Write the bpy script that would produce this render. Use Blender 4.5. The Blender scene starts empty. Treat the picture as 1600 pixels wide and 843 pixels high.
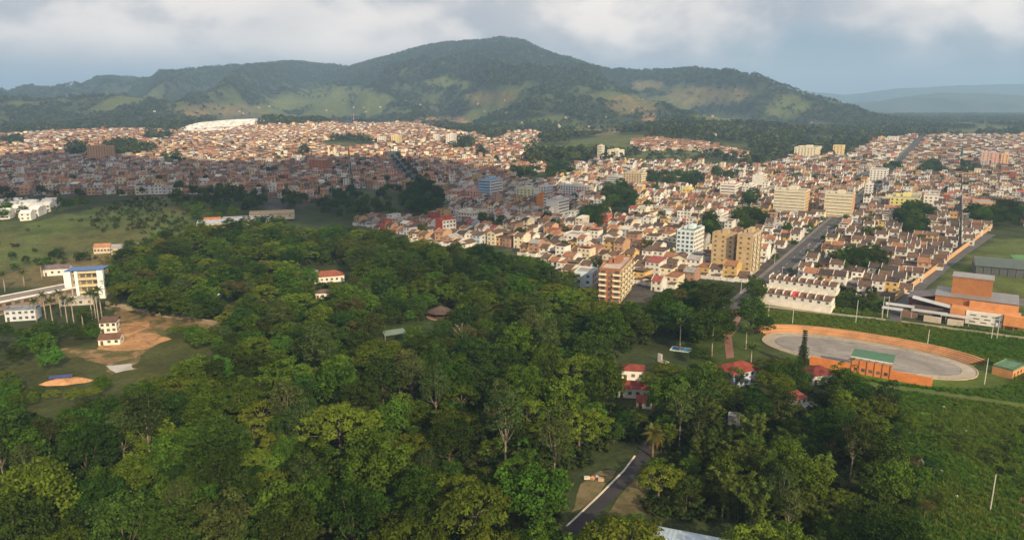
import bpy, math, random
import numpy as np
from math import radians, sin, cos, tan, atan2, pi, hypot

# ------------------------------------------------------------------ camera, sky, sun, exposure
sc = bpy.context.scene
C = sc.collection
F, CX, CY, PITCH, HC = 1120.0, 800.0, 421.5, radians(12.9), 100.0   # photo px
cam = bpy.data.cameras.new('camera'); camo = bpy.data.objects.new('camera', cam); C.objects.link(camo)
cam.sensor_width = 36; cam.lens = F/1600*36; cam.clip_start = 1; cam.clip_end = 60000
camo.location = (0, 0, HC); camo.rotation_euler = (pi/2-PITCH, 0, 0)
sc.camera = camo

SUN_EL = radians(27); SUN_AZ = atan2(0.45, -0.89)         # bearing from +Y towards +X: behind the viewer, to the right
SUN_DIR = np.array([sin(SUN_AZ)*cos(SUN_EL), cos(SUN_AZ)*cos(SUN_EL), sin(SUN_EL)])
world = bpy.data.worlds.new('World'); sc.world = world; world.use_nodes = True
nt = world.node_tree; nt.nodes.clear()
def N(tree, t, **kw):
    n = tree.nodes.new(t)
    for k, v in kw.items(): setattr(n, k, v)
    return n
def mth(tree, op, a, b=None, c=None, clamp=False):
    n = N(tree, 'ShaderNodeMath', operation=op, use_clamp=clamp)
    for i, v in enumerate((a, b, c)):
        if v is None: continue
        if isinstance(v, (int, float)): n.inputs[i].default_value = v
        else: tree.links.new(v, n.inputs[i])
    return n.outputs[0]
def mixc(tree, fac, a, b, blend='MIX'):
    n = N(tree, 'ShaderNodeMix', data_type='RGBA', blend_type=blend)
    for s, v in ((n.inputs[0], fac), (n.inputs[6], a), (n.inputs[7], b)):
        if isinstance(v, (int, float)): s.default_value = v
        elif isinstance(v, (tuple, list)): s.default_value = tuple(v)[:3]+(1,)
        else: tree.links.new(v, s)
    return n.outputs[2]
def mapr(tree, v, a, b, c, d, smooth=False):
    n = N(tree, 'ShaderNodeMapRange', interpolation_type='SMOOTHSTEP' if smooth else 'LINEAR')
    for i, q in enumerate((a, b, c, d)): n.inputs[i+1].default_value = q
    tree.links.new(v, n.inputs[0]); return n.outputs[0]
def noise(tree, vec, scale, detail=4, rough=.55, dist=0, w=None):
    n = N(tree, 'ShaderNodeTexNoise', noise_dimensions='4D' if w is not None else '3D')
    n.inputs['Scale'].default_value = scale; n.inputs['Detail'].default_value = detail
    n.inputs['Roughness'].default_value = rough; n.inputs['Distortion'].default_value = dist
    if w is not None: n.inputs['W'].default_value = w
    if vec is not None: tree.links.new(vec, n.inputs['Vector'])
    return n.outputs[0]

sky = N(nt, 'ShaderNodeTexSky', sky_type='NISHITA', sun_disc=False, sun_elevation=SUN_EL, sun_rotation=SUN_AZ)
sky.air_density = 1.2; sky.dust_density = 1.5; sky.altitude = 1500
tc = N(nt, 'ShaderNodeTexCoord')
sep = N(nt, 'ShaderNodeSeparateXYZ'); nt.links.new(tc.outputs['Generated'], sep.inputs[0])
cmb = N(nt, 'ShaderNodeCombineXYZ')
nt.links.new(sep.outputs[0], cmb.inputs[0]); nt.links.new(sep.outputs[1], cmb.inputs[1])
nt.links.new(mth(nt, 'MULTIPLY', sep.outputs[2], 1.7), cmb.inputs[2])
# broad banks, billows inside them, and a second sample shifted sunward that gives the billows a lit and a shaded side
bank = noise(nt, cmb.outputs[0], 2.6, 3, .5, 0, 3.1)
puff = noise(nt, cmb.outputs[0], 5.2, 8, .48, .2, 11.3)
sh = N(nt, 'ShaderNodeVectorMath', operation='ADD'); nt.links.new(cmb.outputs[0], sh.inputs[0]); sh.inputs[1].default_value = (.022, -.03, .034)
puff2 = noise(nt, sh.outputs[0], 5.2, 8, .48, .2, 11.3)
dens = mth(nt, 'ADD', mth(nt, 'MULTIPLY', bank, .5), mth(nt, 'MULTIPLY', puff, .6))
# more cloud towards -X (it piles up against the high ground), less towards +X
dens = mth(nt, 'ADD', dens, mapr(nt, sep.outputs[0], -.02, .22, .26, .05, True))
cov = mapr(nt, dens, .48, .62, 0, 1, True)
rel = mapr(nt, mth(nt, 'SUBTRACT', puff, puff2), -.10, .09, 0, 1, True)
lum = noise(nt, cmb.outputs[0], 3.4, 4, .5, .3, 2.2)
lit = mth(nt, 'MULTIPLY', mth(nt, 'ADD', mth(nt, 'MULTIPLY', rel, .6), mapr(nt, lum, .3, .6, .05, .5)), mapr(nt, sep.outputs[2], .02, .085, .06, 1, True))
ccol = mixc(nt, lit, (3.8, 4.4, 5.5), (14.5, 12.9, 11.6))
base = mixc(nt, .5, sky.outputs[0], (2.9, 4.0, 6.0))
col = mixc(nt, cov, base, ccol)
bg = N(nt, 'ShaderNodeBackground'); bg.inputs[1].default_value = .062
nt.links.new(col, bg.inputs[0])
wo = N(nt, 'ShaderNodeOutputWorld'); nt.links.new(bg.outputs[0], wo.inputs[0])

sun = bpy.data.lights.new('sun', 'SUN'); suno = bpy.data.objects.new('sun', sun); C.objects.link(suno)
sun.energy = 5.0; sun.angle = radians(.6); sun.color = (1, .79, .49)
suno.rotation_euler = (pi/2-SUN_EL, 0, pi-SUN_AZ)
sc.view_settings.view_transform = 'Standard'; sc.view_settings.look = 'None'
sc.view_settings.exposure = .36; sc.view_settings.gamma = 1
sc.cycles.volume_bounces = 1; sc.cycles.max_bounces = 6; sc.cycles.transparent_max_bounces = 8
sc.cycles.diffuse_bounces = 3

# ------------------------------------------------------------------ projection and terrain functions
R = random.Random(11); NR = np.random.default_rng(5)
def ray(px, py):
    u = (px-CX)/F; v = (py-CY)/F
    return u, cos(PITCH)-v*sin(PITCH), -sin(PITCH)-v*cos(PITCH)
def proj(x, y, z):                       # world -> photo px
    x = np.asarray(x, float); y = np.asarray(y, float); z = np.asarray(z, float)-HC
    f = y*cos(PITCH)-z*sin(PITCH); up = y*sin(PITCH)+z*cos(PITCH)
    f = np.maximum(f, 1e-3)
    return CX+F*x/f, CY-F*up/f
def sstep(a, b, x):
    t = np.clip((x-a)/(b-a), 0, 1); return t*t*(3-2*t)
_T = np.random.default_rng(77).random((257, 257))
def vnoise(x, y, s, o=0):
    x = np.asarray(x, float)/s+37.3+o*17.1; y = np.asarray(y, float)/s+91.7+o*5.7
    xi = np.floor(x).astype(int); yi = np.floor(y).astype(int); fx = x-xi; fy = y-yi
    fx = fx*fx*(3-2*fx); fy = fy*fy*(3-2*fy); xi %= 256; yi %= 256
    a = _T[xi, yi]; b = _T[xi+1, yi]; c = _T[xi, yi+1]; d = _T[xi+1, yi+1]
    return (a*(1-fx)+b*fx)*(1-fy)+(c*(1-fx)+d*fx)*fy
def fbm(x, y, s, n=5, o=0):
    r = 0; a = .5
    for k in range(n): r = r+a*vnoise(x, y, s, o+k); s /= 2.03; a *= .5
    return r/(1-.5**n)

RIDGE = [(-900, 190, 6400), (-300, 182, 6400), (0, 175, 6400), (80, 162, 6400), (150, 143, 6400), (230, 122, 6300), (300, 113, 6250), (380, 105, 6200), (430, 98, 6100), (475, 94, 6000), (515, 100, 5850), (545, 106, 5700), (600, 91, 5500),
         (690, 67, 5400), (735, 66, 5350), (785, 60, 5300), (820, 66, 5250), (850, 79, 5200), (920, 104, 4900), (960, 112, 4700), (1000, 112, 4550), (1080, 107, 4400),
         (1110, 111, 4300), (1150, 126, 4200), (1220, 151, 4000), (1280, 174, 3850), (1330, 192, 3700), (1400, 205, 3600), (1700, 207, 3500)]
rx, ry_, rh = [], [], []
for px, py, yr in RIDGE:
    d = ray(px, py); t = yr/d[1]; rx.append(t*d[0]); ry_.append(yr); rh.append(HC+t*d[2])
rx = np.array(rx); ry_ = np.array(ry_, float); rh = np.array(rh)
def Zbase(x, y):
    t = np.clip(y, 0, 2600)-820
    return np.where(t < 0, 0, np.where(t < 360, .018*t*t/720, .018*(t-180)))
def Z(x, y):
    x = np.asarray(x, float); y = np.asarray(y, float)
    x, y = np.broadcast_arrays(x, y)
    z = Zbase(x, y)
    # grassy hill on the left and a mound right of the centre
    hl = sstep(395, 520, y)*sstep(-120, -230, x)
    z = z+21*np.exp(-((x+370)/190)**2-((y-740)/105)**2)*hl
    z = z+13*np.exp(-((x+330)/160)**2-((y-560)/120)**2)*hl
    z = z+26*np.exp(-((x-395)/170)**2-((y-1720)/190)**2)
    z = z+34*np.exp(-((x-560)/260)**2-((y-2060)/200)**2)
    z = z+30*np.exp(-((x+820)/260)**2-((y-2400)/300)**2)
    # mountain
    hr = np.interp(x, rx, rh); yr = np.interp(x, rx, ry_)
    yb = 2350+250*(fbm(x, y*0, 900, 3, 4)-.5)*2+np.where(x > 900, (x-900)*.5, 0)
    t = (y-yb)/np.maximum(yr-yb, 400)
    tt = np.clip(t, 0, 1)
    prof = np.where(t <= 1, tt**1.45, np.clip(2-t, 0, 1)**1.2)
    rid = 1-np.abs(2*fbm(x+.25*y, y*.45, 620, 5, 9)-1)*2
    spur = (rid-.45)*170*np.sin(pi*np.clip(t, 0, 1))**1.3*np.clip((hr-40)/250, 0, 1)
    small = (fbm(x, y, 120, 3, 2)-.5)*26*np.clip(t*3, 0, 1)*np.clip((hr-20)/150, 0, 1)
    zm = np.maximum(hr-z, 0)*prof+spur+small
    return z+np.where(t > 0, zm, 0)
def G(px, py, zz=0.0):
    d = ray(px, py)
    if py > 330:
        if d[0]/d[1] > -.33 or py > 440:
            t = (HC-zz)/-d[2]; return (t*d[0], t*d[1], float(Z(t*d[0], t*d[1]))+zz)
    ys = np.concatenate([np.arange(100, 3000, 4), np.arange(3000, 9000, 15)]).astype(float)
    t = ys/d[1]; h = HC+t*d[2]; g = Z(t*d[0], ys)+zz
    k = np.argmax(h <= g)
    if h[k] > g[k]: k = len(ys)-1
    return (t[k]*d[0], ys[k], float(g[k]))
def mpp(p): return math.sqrt(p[0]**2+p[1]**2+(p[2]-HC)**2)/F    # approx metres per photo pixel
def inpoly(px, py, poly):
    px = np.asarray(px, float); py = np.asarray(py, float); r = np.zeros(np.broadcast(px, py).shape, bool); n = len(poly)
    for i in range(n):
        x1, y1 = poly[i]; x2, y2 = poly[(i+1) % n]
        if y1 == y2: continue
        c = ((y1 > py) != (y2 > py)) & (px < (x2-x1)*(py-y1)/(y2-y1)+x1)
        r ^= c
    return r
def inell(px, py, L):
    r = np.zeros(np.shape(px), bool)
    for cx, cy, a, b in L: r |= ((px-cx)/a)**2+((py-cy)/b)**2 < 1
    return r

# ------------------------------------------------------------------ materials (procedural, tinted by object colour)
MATS = {}
def material(name, build):
    m = bpy.data.materials.new(name); m.use_nodes = True; t = m.node_tree; t.nodes.clear()
    out = N(t, 'ShaderNodeOutputMaterial'); build(t, out); MATS[name] = m; return m
def surf(t, out, col, rough=.85, spec=.3, bump=None, metal=0):
    b = N(t, 'ShaderNodeBsdfPrincipled'); t.links.new(col, b.inputs['Base Color'])
    if isinstance(rough, float) or isinstance(rough, int): b.inputs['Roughness'].default_value = rough
    else: t.links.new(rough, b.inputs['Roughness'])
    b.inputs['Specular IOR Level'].default_value = spec; b.inputs['Metallic'].default_value = metal
    if bump is not None:
        bn = N(t, 'ShaderNodeBump'); bn.inputs['Strength'].default_value = bump[1]; bn.inputs['Distance'].default_value = bump[2]
        t.links.new(bump[0], bn.inputs['Height']); t.links.new(bn.outputs[0], b.inputs['Normal'])
    t.links.new(b.outputs[0], out.inputs[0])
def pos(t): return N(t, 'ShaderNodeNewGeometry').outputs['Position']
def ocol(t): return N(t, 'ShaderNodeObjectInfo').outputs['Color']
def acol(t, nm='Col'): return N(t, 'ShaderNodeAttribute', attribute_name=nm).outputs['Color']
def b_plaster(src):
    def f(t, out):
        p = pos(t); a = noise(t, p, .35, 5, .6); b = noise(t, p, 2.2, 3)
        k = mth(t, 'MULTIPLY', mapr(t, a, .3, .7, .78, 1.06), mapr(t, b, .3, .7, .92, 1.05))
        n = N(t, 'ShaderNodeVectorMath', operation='SCALE'); t.links.new(src(t), n.inputs[0]); t.links.new(k, n.inputs['Scale'])
        surf(t, out, n.outputs[0], .9, .2)
    return f
material('plaster', b_plaster(ocol)); material('town_mix', b_plaster(acol))
def b_tile(t, out):
    p = pos(t); a = noise(t, p, .5, 6, .65); b = noise(t, p, 3, 3)
    k = mth(t, 'MULTIPLY', mapr(t, a, .3, .7, .62, 1.3), mapr(t, b, .3, .7, .85, 1.15))
    n = N(t, 'ShaderNodeVectorMath', operation='SCALE'); t.links.new(ocol(t), n.inputs[0]); t.links.new(k, n.inputs['Scale'])
    w = N(t, 'ShaderNodeTexWave'); w.inputs['Scale'].default_value = 1.1; w.inputs['Distortion'].default_value = 1.5
    t.links.new(p, w.inputs['Vector'])
    surf(t, out, n.outputs[0], .85, .25, (w.outputs['Fac'], .5, .08))
material('tile', b_tile)
def b_metal(t, out):
    p = pos(t); a = noise(t, p, .4, 5, .6)
    n = N(t, 'ShaderNodeVectorMath', operation='SCALE'); t.links.new(ocol(t), n.inputs[0]); t.links.new(mapr(t, a, .3, .7, .8, 1.1), n.inputs['Scale'])
    surf(t, out, n.outputs[0], .45, .5)
material('metal', b_metal)
def b_glass(t, out):
    n = N(t, 'ShaderNodeObjectInfo').outputs['Random']
    c = mixc(t, n, (.04, .045, .05), (.16, .15, .14)); surf(t, out, c, .25, .5)
material('glass', b_glass)
def b_concrete(t, out):
    p = pos(t); a = noise(t, p, .09, 6, .62, .8); b = noise(t, p, 1.3, 4)
    k = mth(t, 'MULTIPLY', mapr(t, a, .28, .72, .68, 1.2), mapr(t, b, .3, .7, .9, 1.08))
    n = N(t, 'ShaderNodeVectorMath', operation='SCALE'); t.links.new(ocol(t), n.inputs[0]); t.links.new(k, n.inputs['Scale'])
    surf(t, out, n.outputs[0], .88, .25)
material('concrete', b_concrete)
def b_worn(t, out):
    p = pos(t); a = noise(t, p, .05, 7, .6, 1.2); b = noise(t, p, .7, 5, .65); c = noise(t, p, .11, 5, .6, 2)
    k = mth(t, 'MULTIPLY', mapr(t, a, .35, .65, .62, 1.15), mapr(t, b, .3, .7, .86, 1.1))
    n = N(t, 'ShaderNodeVectorMath', operation='SCALE'); t.links.new(ocol(t), n.inputs[0]); t.links.new(k, n.inputs['Scale'])
    surf(t, out, mixc(t, mapr(t, c, .55, .68, 0, .6), n.outputs[0], (.12, .125, .14)), .8, .3)
material('worn_concrete', b_worn)
def b_earth(t, out, lo=.52, hi=.66):
    p = pos(t); a = noise(t, p, .12, 7, .65, .6); b = noise(t, p, .9, 5, .6)
    k = mth(t, 'MULTIPLY', mapr(t, a, .3, .7, .55, 1.35), mapr(t, b, .3, .7, .8, 1.15))
    n = N(t, 'ShaderNodeVectorMath', operation='SCALE'); t.links.new(ocol(t), n.inputs[0]); t.links.new(k, n.inputs['Scale'])
    g = mixc(t, mapr(t, noise(t, p, .13, 8, .66, .5), lo, hi, 0, .85), n.outputs[0], (.062, .078, .022))
    surf(t, out, g, .95, .1, (b, .6, .4))
material('earth', b_earth)
material('earth_mixed', lambda t, out: b_earth(t, out, .43, .56))
def b_ground(t, out):
    p = pos(t); a = noise(t, p, .05, 8, .62, .4); b = noise(t, p, .45, 6, .65); c = noise(t, p, .012, 5, .6)
    k = mth(t, 'MULTIPLY', mapr(t, a, .3, .7, .6, 1.4), mapr(t, b, .3, .7, .7, 1.25))
    n = N(t, 'ShaderNodeVectorMath', operation='SCALE'); t.links.new(acol(t), n.inputs[0]); t.links.new(k, n.inputs['Scale'])
    g = mixc(t, mapr(t, c, .5, .7, 0, .35), n.outputs[0], mixc(t, 1, n.outputs[0], (1.5, 1.1, .7), 'MULTIPLY'))
    surf(t, out, g, .95, .1, (b, .7, .8))
material('ground_cover', b_ground)
def b_leaf(t, out, fixed=None):
    oi = N(t, 'ShaderNodeObjectInfo'); tone = N(t, 'ShaderNodeAttribute', attribute_name='tone').outputs['Fac']
    k = mth(t, 'MULTIPLY', tone, mapr(t, oi.outputs['Random'], 0, 1, .6, 1.32))
    hs = N(t, 'ShaderNodeHueSaturation'); (t.links.new(oi.outputs['Color'], hs.inputs['Color']) if fixed is None else setattr(hs.inputs['Color'], 'default_value', tuple(fixed)+(1,)))
    r2 = N(t, 'ShaderNodeTexWhiteNoise', noise_dimensions='1D'); t.links.new(oi.outputs['Random'], r2.inputs['W'])
    t.links.new(mapr(t, r2.outputs['Value'], 0, 1, .472, .522), hs.inputs['Hue']); t.links.new(k, hs.inputs['Value'])
    df = N(t, 'ShaderNodeBsdfDiffuse'); tr = N(t, 'ShaderNodeBsdfTranslucent'); mx = N(t, 'ShaderNodeMixShader')
    mx.inputs[0].default_value = .22
    t.links.new(hs.outputs[0], df.inputs[0]); t.links.new(hs.outputs[0], tr.inputs[0])
    t.links.new(df.outputs[0], mx.inputs[1]); t.links.new(tr.outputs[0], mx.inputs[2]); t.links.new(mx.outputs[0], out.inputs[0])
material('leaf', b_leaf)
def b_bark(t, out):
    p = pos(t); a = noise(t, p, 1.5, 5, .6)
    n = N(t, 'ShaderNodeVectorMath', operation='SCALE'); t.links.new(ocol(t), n.inputs[0]); t.links.new(mapr(t, a, .3, .7, .6, 1.3), n.inputs['Scale'])
    surf(t, out, n.outputs[0], .9, .15)
material('bark', b_bark)
def b_water(t, out): surf(t, out, ocol(t), .08, .6)
material('pool_water', b_water)

# ------------------------------------------------------------------ mesh helpers
class MB:
    def __init__(s): s.v = []; s.f = []; s.c = []
    def quad(s, *p, col=None):
        n = len(s.v); s.v.extend(p); s.f.append(tuple(range(n, n+len(p)))); s.c.append(col)
    def box(s, x0, x1, y0, y1, z0, z1, bottom=True):
        n = len(s.v)
        s.v += [(x0, y0, z0), (x1, y0, z0), (x1, y1, z0), (x0, y1, z0), (x0, y0, z1), (x1, y0, z1), (x1, y1, z1), (x0, y1, z1)]
        fs = [(0, 1, 5, 4), (1, 2, 6, 5), (2, 3, 7, 6), (3, 0, 4, 7), (4, 5, 6, 7)]+([(3, 2, 1, 0)] if bottom else [])
        for f in fs: s.f.append(tuple(n+i for i in f)); s.c.append(None)
        return s
    def poly(s, pts, z0, z1):                     # extruded outline
        n = len(s.v); k = len(pts)
        s.v += [(p[0], p[1], z0) for p in pts]+[(p[0], p[1], z1) for p in pts]
        s.f.append(tuple(n+k+i for i in range(k)))
        for i in range(k): j = (i+1) % k; s.f.append((n+i, n+j, n+k+j, n+k+i))
        return s
    def prism(s, pts, a, b, axis='x'):            # profile (y,z) pulled along x, or (x,z) pulled along y
        n = len(s.v); k = len(pts)
        for q in (a, b): s.v += [((q, p[0], p[1]) if axis == 'x' else (p[0], q, p[1])) for p in pts]
        s.f.append(tuple(n+i for i in range(k))[::-1]); s.f.append(tuple(n+k+i for i in range(k)))
        for i in range(k): j = (i+1) % k; s.f.append((n+i, n+j, n+k+j, n+k+i))
        return s
    def tube(s, pts, rad, seg=6):
        pts = [np.array(p, float) for p in pts]; n0 = len(s.v)
        for i, p in enumerate(pts):
            d = (pts[min(i+1, len(pts)-1)]-pts[max(i-1, 0)]); d = d/(np.linalg.norm(d)+1e-9)
            a = np.cross(d, (0, 0, 1.) if abs(d[2]) < .9 else (1., 0, 0)); a /= np.linalg.norm(a); b = np.cross(d, a)
            for k in range(seg):
                w = 2*pi*k/seg; s.v.append(tuple(p+rad[i]*(a*cos(w)+b*sin(w))))
        for i in range(len(pts)-1):
            for k in range(seg):
                q = (k+1) % seg; A = n0+i*seg
                s.f.append((A+k, A+q, A+seg+q, A+seg+k))
        s.f.append(tuple(n0+k for k in range(seg))[::-1]); s.f.append(tuple(n0+(len(pts)-1)*seg+k for k in range(seg)))
        return s
    def mesh(s, name, mat, smooth=False):
        m = bpy.data.meshes.new(name); m.from_pydata(s.v, [], s.f); m.materials.append(MATS[mat])
        if smooth: m.polygons.foreach_set('use_smooth', [True]*len(m.polygons))
        return m
def tagp(o, label=None, cat=None, group=None, kind=None):
    if label: o['label'] = label
    if cat: o['category'] = cat
    if group: o['group'] = group
    if kind: o['kind'] = kind
    return o
def link(name, data, parent=None, loc=(0, 0, 0), rz=0, col=(.8, .8, .8), scale=None):
    o = bpy.data.objects.new(name, data); C.objects.link(o)
    o.location = loc; o.rotation_euler = (0, 0, rz); o.color = tuple(col)[:3]+(1,)
    if scale is not None: o.scale = scale
    if parent: o.parent = parent
    return o
def obj(name, mb, mat, parent=None, col=(.8, .8, .8), smooth=False, **kw):
    return link(name, mb.mesh(name, mat, smooth), parent, col=col, **kw)
def quadmesh(name, V, Fq, mat, tone=None, col=None, smooth=False):
    m = bpy.data.meshes.new(name); V = np.asarray(V, np.float32).reshape(-1, 3); Fq = np.asarray(Fq, np.int32)
    k = Fq.shape[1]
    m.vertices.add(len(V)); m.vertices.foreach_set('co', V.ravel())
    m.loops.add(Fq.size); m.loops.foreach_set('vertex_index', Fq.ravel())
    m.polygons.add(len(Fq)); m.polygons.foreach_set('loop_start', np.arange(0, Fq.size, k, dtype=np.int32))
    m.polygons.foreach_set('loop_total', np.full(len(Fq), k, np.int32))
    if smooth: m.polygons.foreach_set('use_smooth', np.ones(len(Fq), bool))
    m.update()
    if tone is not None:
        a = m.attributes.new('tone', 'FLOAT', 'FACE'); a.data.foreach_set('value', np.asarray(tone, np.float32))
    if col is not None:
        a = m.attributes.new('Col', 'FLOAT_COLOR', 'POINT')
        cc = np.ones((len(V), 4), np.float32); cc[:, :3] = col; a.data.foreach_set('color', cc.ravel())
    m.materials.append(MATS[mat]); return m

# ------------------------------------------------------------------ masks (photo px), used to place things on the terrain
TOWN_L = [(-300, 216), (0, 212), (100, 206), (200, 203), (290, 207), (410, 196), (520, 193), (640, 191), (700, 206), (760, 214), (830, 206), (850, 211), (832, 230), (818, 258),
          (800, 285), (740, 275), (690, 297), (640, 299), (545, 293), (500, 318), (405, 338), (420, 302), (200, 304), (-300, 308)]
TOWN_R = [(740, 275), (815, 262), (905, 256), (985, 254), (1080, 256), (1120, 262), (1180, 262), (1240, 247), (1330, 244), (1362, 224), (1420, 213), (2000, 213),
          (2000, 420), (1600, 352), (1552, 352), (1400, 468), (1340, 470), (1288, 440), (1200, 440), (1170, 440), (1100, 437), (1060, 442), (1010, 472), (925, 462), (890, 432), (840, 402), (775, 384), (690, 386), (640, 372), (560, 352), (575, 345), (675, 345), (700, 320), (690, 297)]
ESTATE = [(985, 222), (1020, 217), (1075, 222), (1120, 228), (1170, 243), (1160, 248), (1115, 240), (1060, 234), (1000, 236)]
WHITE_EST = [(282, 203), (330, 190), (395, 182), (412, 187), (395, 198), (345, 208), (300, 210)]
GREENS = [(200, 234, 44, 11), (245, 214, 28, 6), (120, 237, 22, 8), (20, 222, 20, 7), (270, 250, 20, 6), (545, 224, 44, 8), (470, 240, 14, 4), (718, 226, 24, 9), (753, 241, 13, 8), (770, 213, 20, 6),
          (868, 240, 46, 22), (838, 277, 42, 8), (966, 318, 27, 24), (1035, 284, 45, 9), (925, 344, 20, 11), (1080, 287, 16, 10), (1172, 352, 24, 14), (1172, 318, 12, 10), (1460, 268, 26, 7), (1425, 350, 26, 18), (1560, 344, 45, 14), (1395, 268, 14, 5), (1515, 269, 20, 7),
          (660, 318, 34, 26), (600, 240, 0.1, .1), (1130, 280, 22, 6), (1345, 418, 40, 9), (1108, 365, 9, 20), (880, 268, 25, 7)]
FIELDS = [(525, 150, 75, 17, 0), (350, 172, 75, 9, 1), (440, 165, 50, 12, 0), (765, 152, 45, 9, 1), (690, 190, 45, 8, 2), (985, 165, 42, 16, 1), (1015, 183, 14, 8, 2), (1105, 150, 70, 16, 1), (1130, 185, 50, 9, 0),
          (1232, 168, 34, 20, 0), (1050, 244, 62, 12, 0), (930, 205, 40, 8, 1), (700, 130, 40, 8, 0), (1010, 133, 30, 7, 1), (620, 175, 30, 6, 0), (300, 180, 40, 4, 2)]
HILL = [(-300, 430), (-300, 345), (60, 345), (150, 325), (235, 305), (300, 310), (330, 330), (300, 365), (180, 400), (60, 425)]

# ------------------------------------------------------------------ terrain meshes
def steps(a, b, s0, g, smax):
    r = [a]; s = s0
    while r[-1] < b: r.append(r[-1]+s); s = min(s*g, smax)
    return r
ysr = np.array(steps(-250, 700, 8, 1, 8)+steps(708, 2500, 8, 1.018, 26)[1:]+steps(2530, 12500, 28, 1.006, 75)[1:])
xr = np.array(steps(0, 520, 8, 1, 8)+steps(530, 9000, 9, 1.022, 130)[1:]); xs = np.concatenate([-xr[:0:-1], xr])
X, Y = np.meshgrid(xs, ysr); ZZ = Z(X, Y)
PX, PY = proj(X, Y, ZZ)
GR = np.array((.040, .068, .016)); FOREST = np.array((.040, .054, .020)); PAST = np.array((.105, .130, .036)); TANF = np.array((.185, .150, .060)); SOIL = np.array((.30, .19, .10)); PAVE = np.array((.075, .07, .066))
n1 = fbm(X, Y, 300, 5, 21)[..., None]; n2 = fbm(X, Y, 70, 4, 31)[..., None]
COLR = FOREST*(.7+.6*n2)
far = (Y > 1000)[..., None]
pmask = sstep(.60, .66, n1)*far*sstep(120, 150, PY)[..., None]
COLR = COLR*(1-pmask)+(PAST*(.6+.5*n2))*pmask
def lay(mask, c, s=1):
    global COLR
    w = (mask.astype(float)*s)[..., None]; COLR = COLR*(1-w)+np.asarray(c)*w
wob = (fbm(X, Y, 45, 3, 3)-.5)*1.1
for cx, cy, a, b, k in FIELDS:
    e = ((PX-cx)/a)**2+((PY-cy)/b)**2
    lay(sstep(1.1, .75, e+wob), (PAST, TANF*.9, SOIL)[k], .85)
lay((Y > 1000) & (n2[..., 0] > .55), (.085, .10, .032), .5)
lay(inpoly(PX, PY, HILL), (.070, .098, .028))
e = sstep(.45, .6, fbm(X, Y, 60, 4, 13))*inpoly(PX, PY, HILL); lay(e, (.095, .085, .035), .6)
town = inpoly(PX, PY, TOWN_L) | inpoly(PX, PY, TOWN_R) | inpoly(PX, PY, ESTATE) | inpoly(PX, PY, WHITE_EST)
lay(town & ~inell(PX, PY, GREENS) & (Y > 250), PAVE)
MEADOW = [(1380, 600), (1310, 590), (1190, 520), (1190, 484), (1600, 520), (2300, 560), (2300, 1500), (1440, 1500), (1400, 760)]
lay(inpoly(PX, PY, MEADOW), np.array((.066, .130, .018)))
lay(inpoly(PX, PY, MEADOW)*sstep(.47, .62, fbm(X, Y, 26, 4, 41)), np.array((.090, .112, .026)), .7)
lay(inpoly(PX, PY, [(1200, 484), (1390, 498), (1395, 470), (1290, 440), (1280, 480)]), (.055, .095, .02))
lay(inpoly(PX, PY, [(1440, 462), (1550, 372), (1900, 380), (1900, 560), (1560, 520), (1560, 470)]), (.085, .110, .030))
lay(inpoly(PX, PY, [(0, 428), (110, 402), (180, 395), (170, 440), (0, 450)]), (.15, .125, .06), .8)
lay(inpoly(PX, PY, [(-200, 660), (-200, 590), (0, 560), (90, 535), (150, 500), (340, 506), (400, 525), (330, 555), (250, 592), (110, 645)]), (.056, .066, .022))
def grid_obj(name, r0, r1):
    nx = len(xs); V = np.stack([X[r0:r1], Y[r0:r1], ZZ[r0:r1]], -1).reshape(-1, 3); h = r1-r0
    i = np.arange(h-1)[:, None]*nx+np.arange(nx-1)[None]; i = i.ravel()
    m = quadmesh(name, V, np.stack([i, i+1, i+nx+1, i+nx], 1), 'ground_cover', col=COLR[r0:r1].reshape(-1, 3), smooth=True)
    return tagp(link(name, m), kind='structure')
rs = int(np.searchsorted(ysr, 2350))
g_ = grid_obj('ground', 0, rs+1); m_ = grid_obj('mountain', rs, len(ysr))

def far_ridge(name, pts, yr, depth, seed, c):
    P = []
    for px, py in pts:
        d = ray(px, py); t = yr/d[1]; P.append((t*d[0], HC+t*d[2]))
    a = np.array(P); xx = np.linspace(a[0, 0], a[-1, 0], 260); tt = np.linspace(-1, 1, 46)
    XX, TT = np.meshgrid(xx, tt); hh = np.interp(XX, a[:, 0], a[:, 1]); hh = hh+30*(fbm(XX, TT*0, 300, 4, seed)-.5)
    YY = yr+TT*depth; rid = 1-np.abs(2*fbm(XX, YY*.6, 700, 5, seed+3)-1)*2
    z = np.maximum(hh, 5)*np.clip(1-np.abs(TT), 0, 1)**1.25+(rid-.4)*120*np.sin(pi*np.abs(TT))-2
    nx = 260; i = (np.arange(45)[:, None]*nx+np.arange(nx-1)[None]).ravel()
    cl = np.array(c)*(.7+.7*fbm(XX, YY, 400, 4, seed+8)[..., None])
    m = quadmesh(name, np.stack([XX, YY, z], -1).reshape(-1, 3), np.stack([i, i+1, i+nx+1, i+nx], 1), 'ground_cover', col=cl.reshape(-1, 3), smooth=True)
    return tagp(link(name, m), kind='structure')
far_ridge('distant_hills', [(1230, 205), (1300, 182), (1350, 166), (1400, 152), (1470, 143), (1540, 145), (1600, 150), (1700, 140), (1900, 160), (2300, 170)], 8200, 1700, 17, (.05, .065, .03))
far_ridge('distant_hills', [(1050, 190), (1150, 150), (1210, 140), (1260, 142), (1320, 148), (1400, 138), (1500, 132), (1650, 128), (2000, 140), (2300, 165)], 11800, 1600, 29, (.03, .05, .02))

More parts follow.
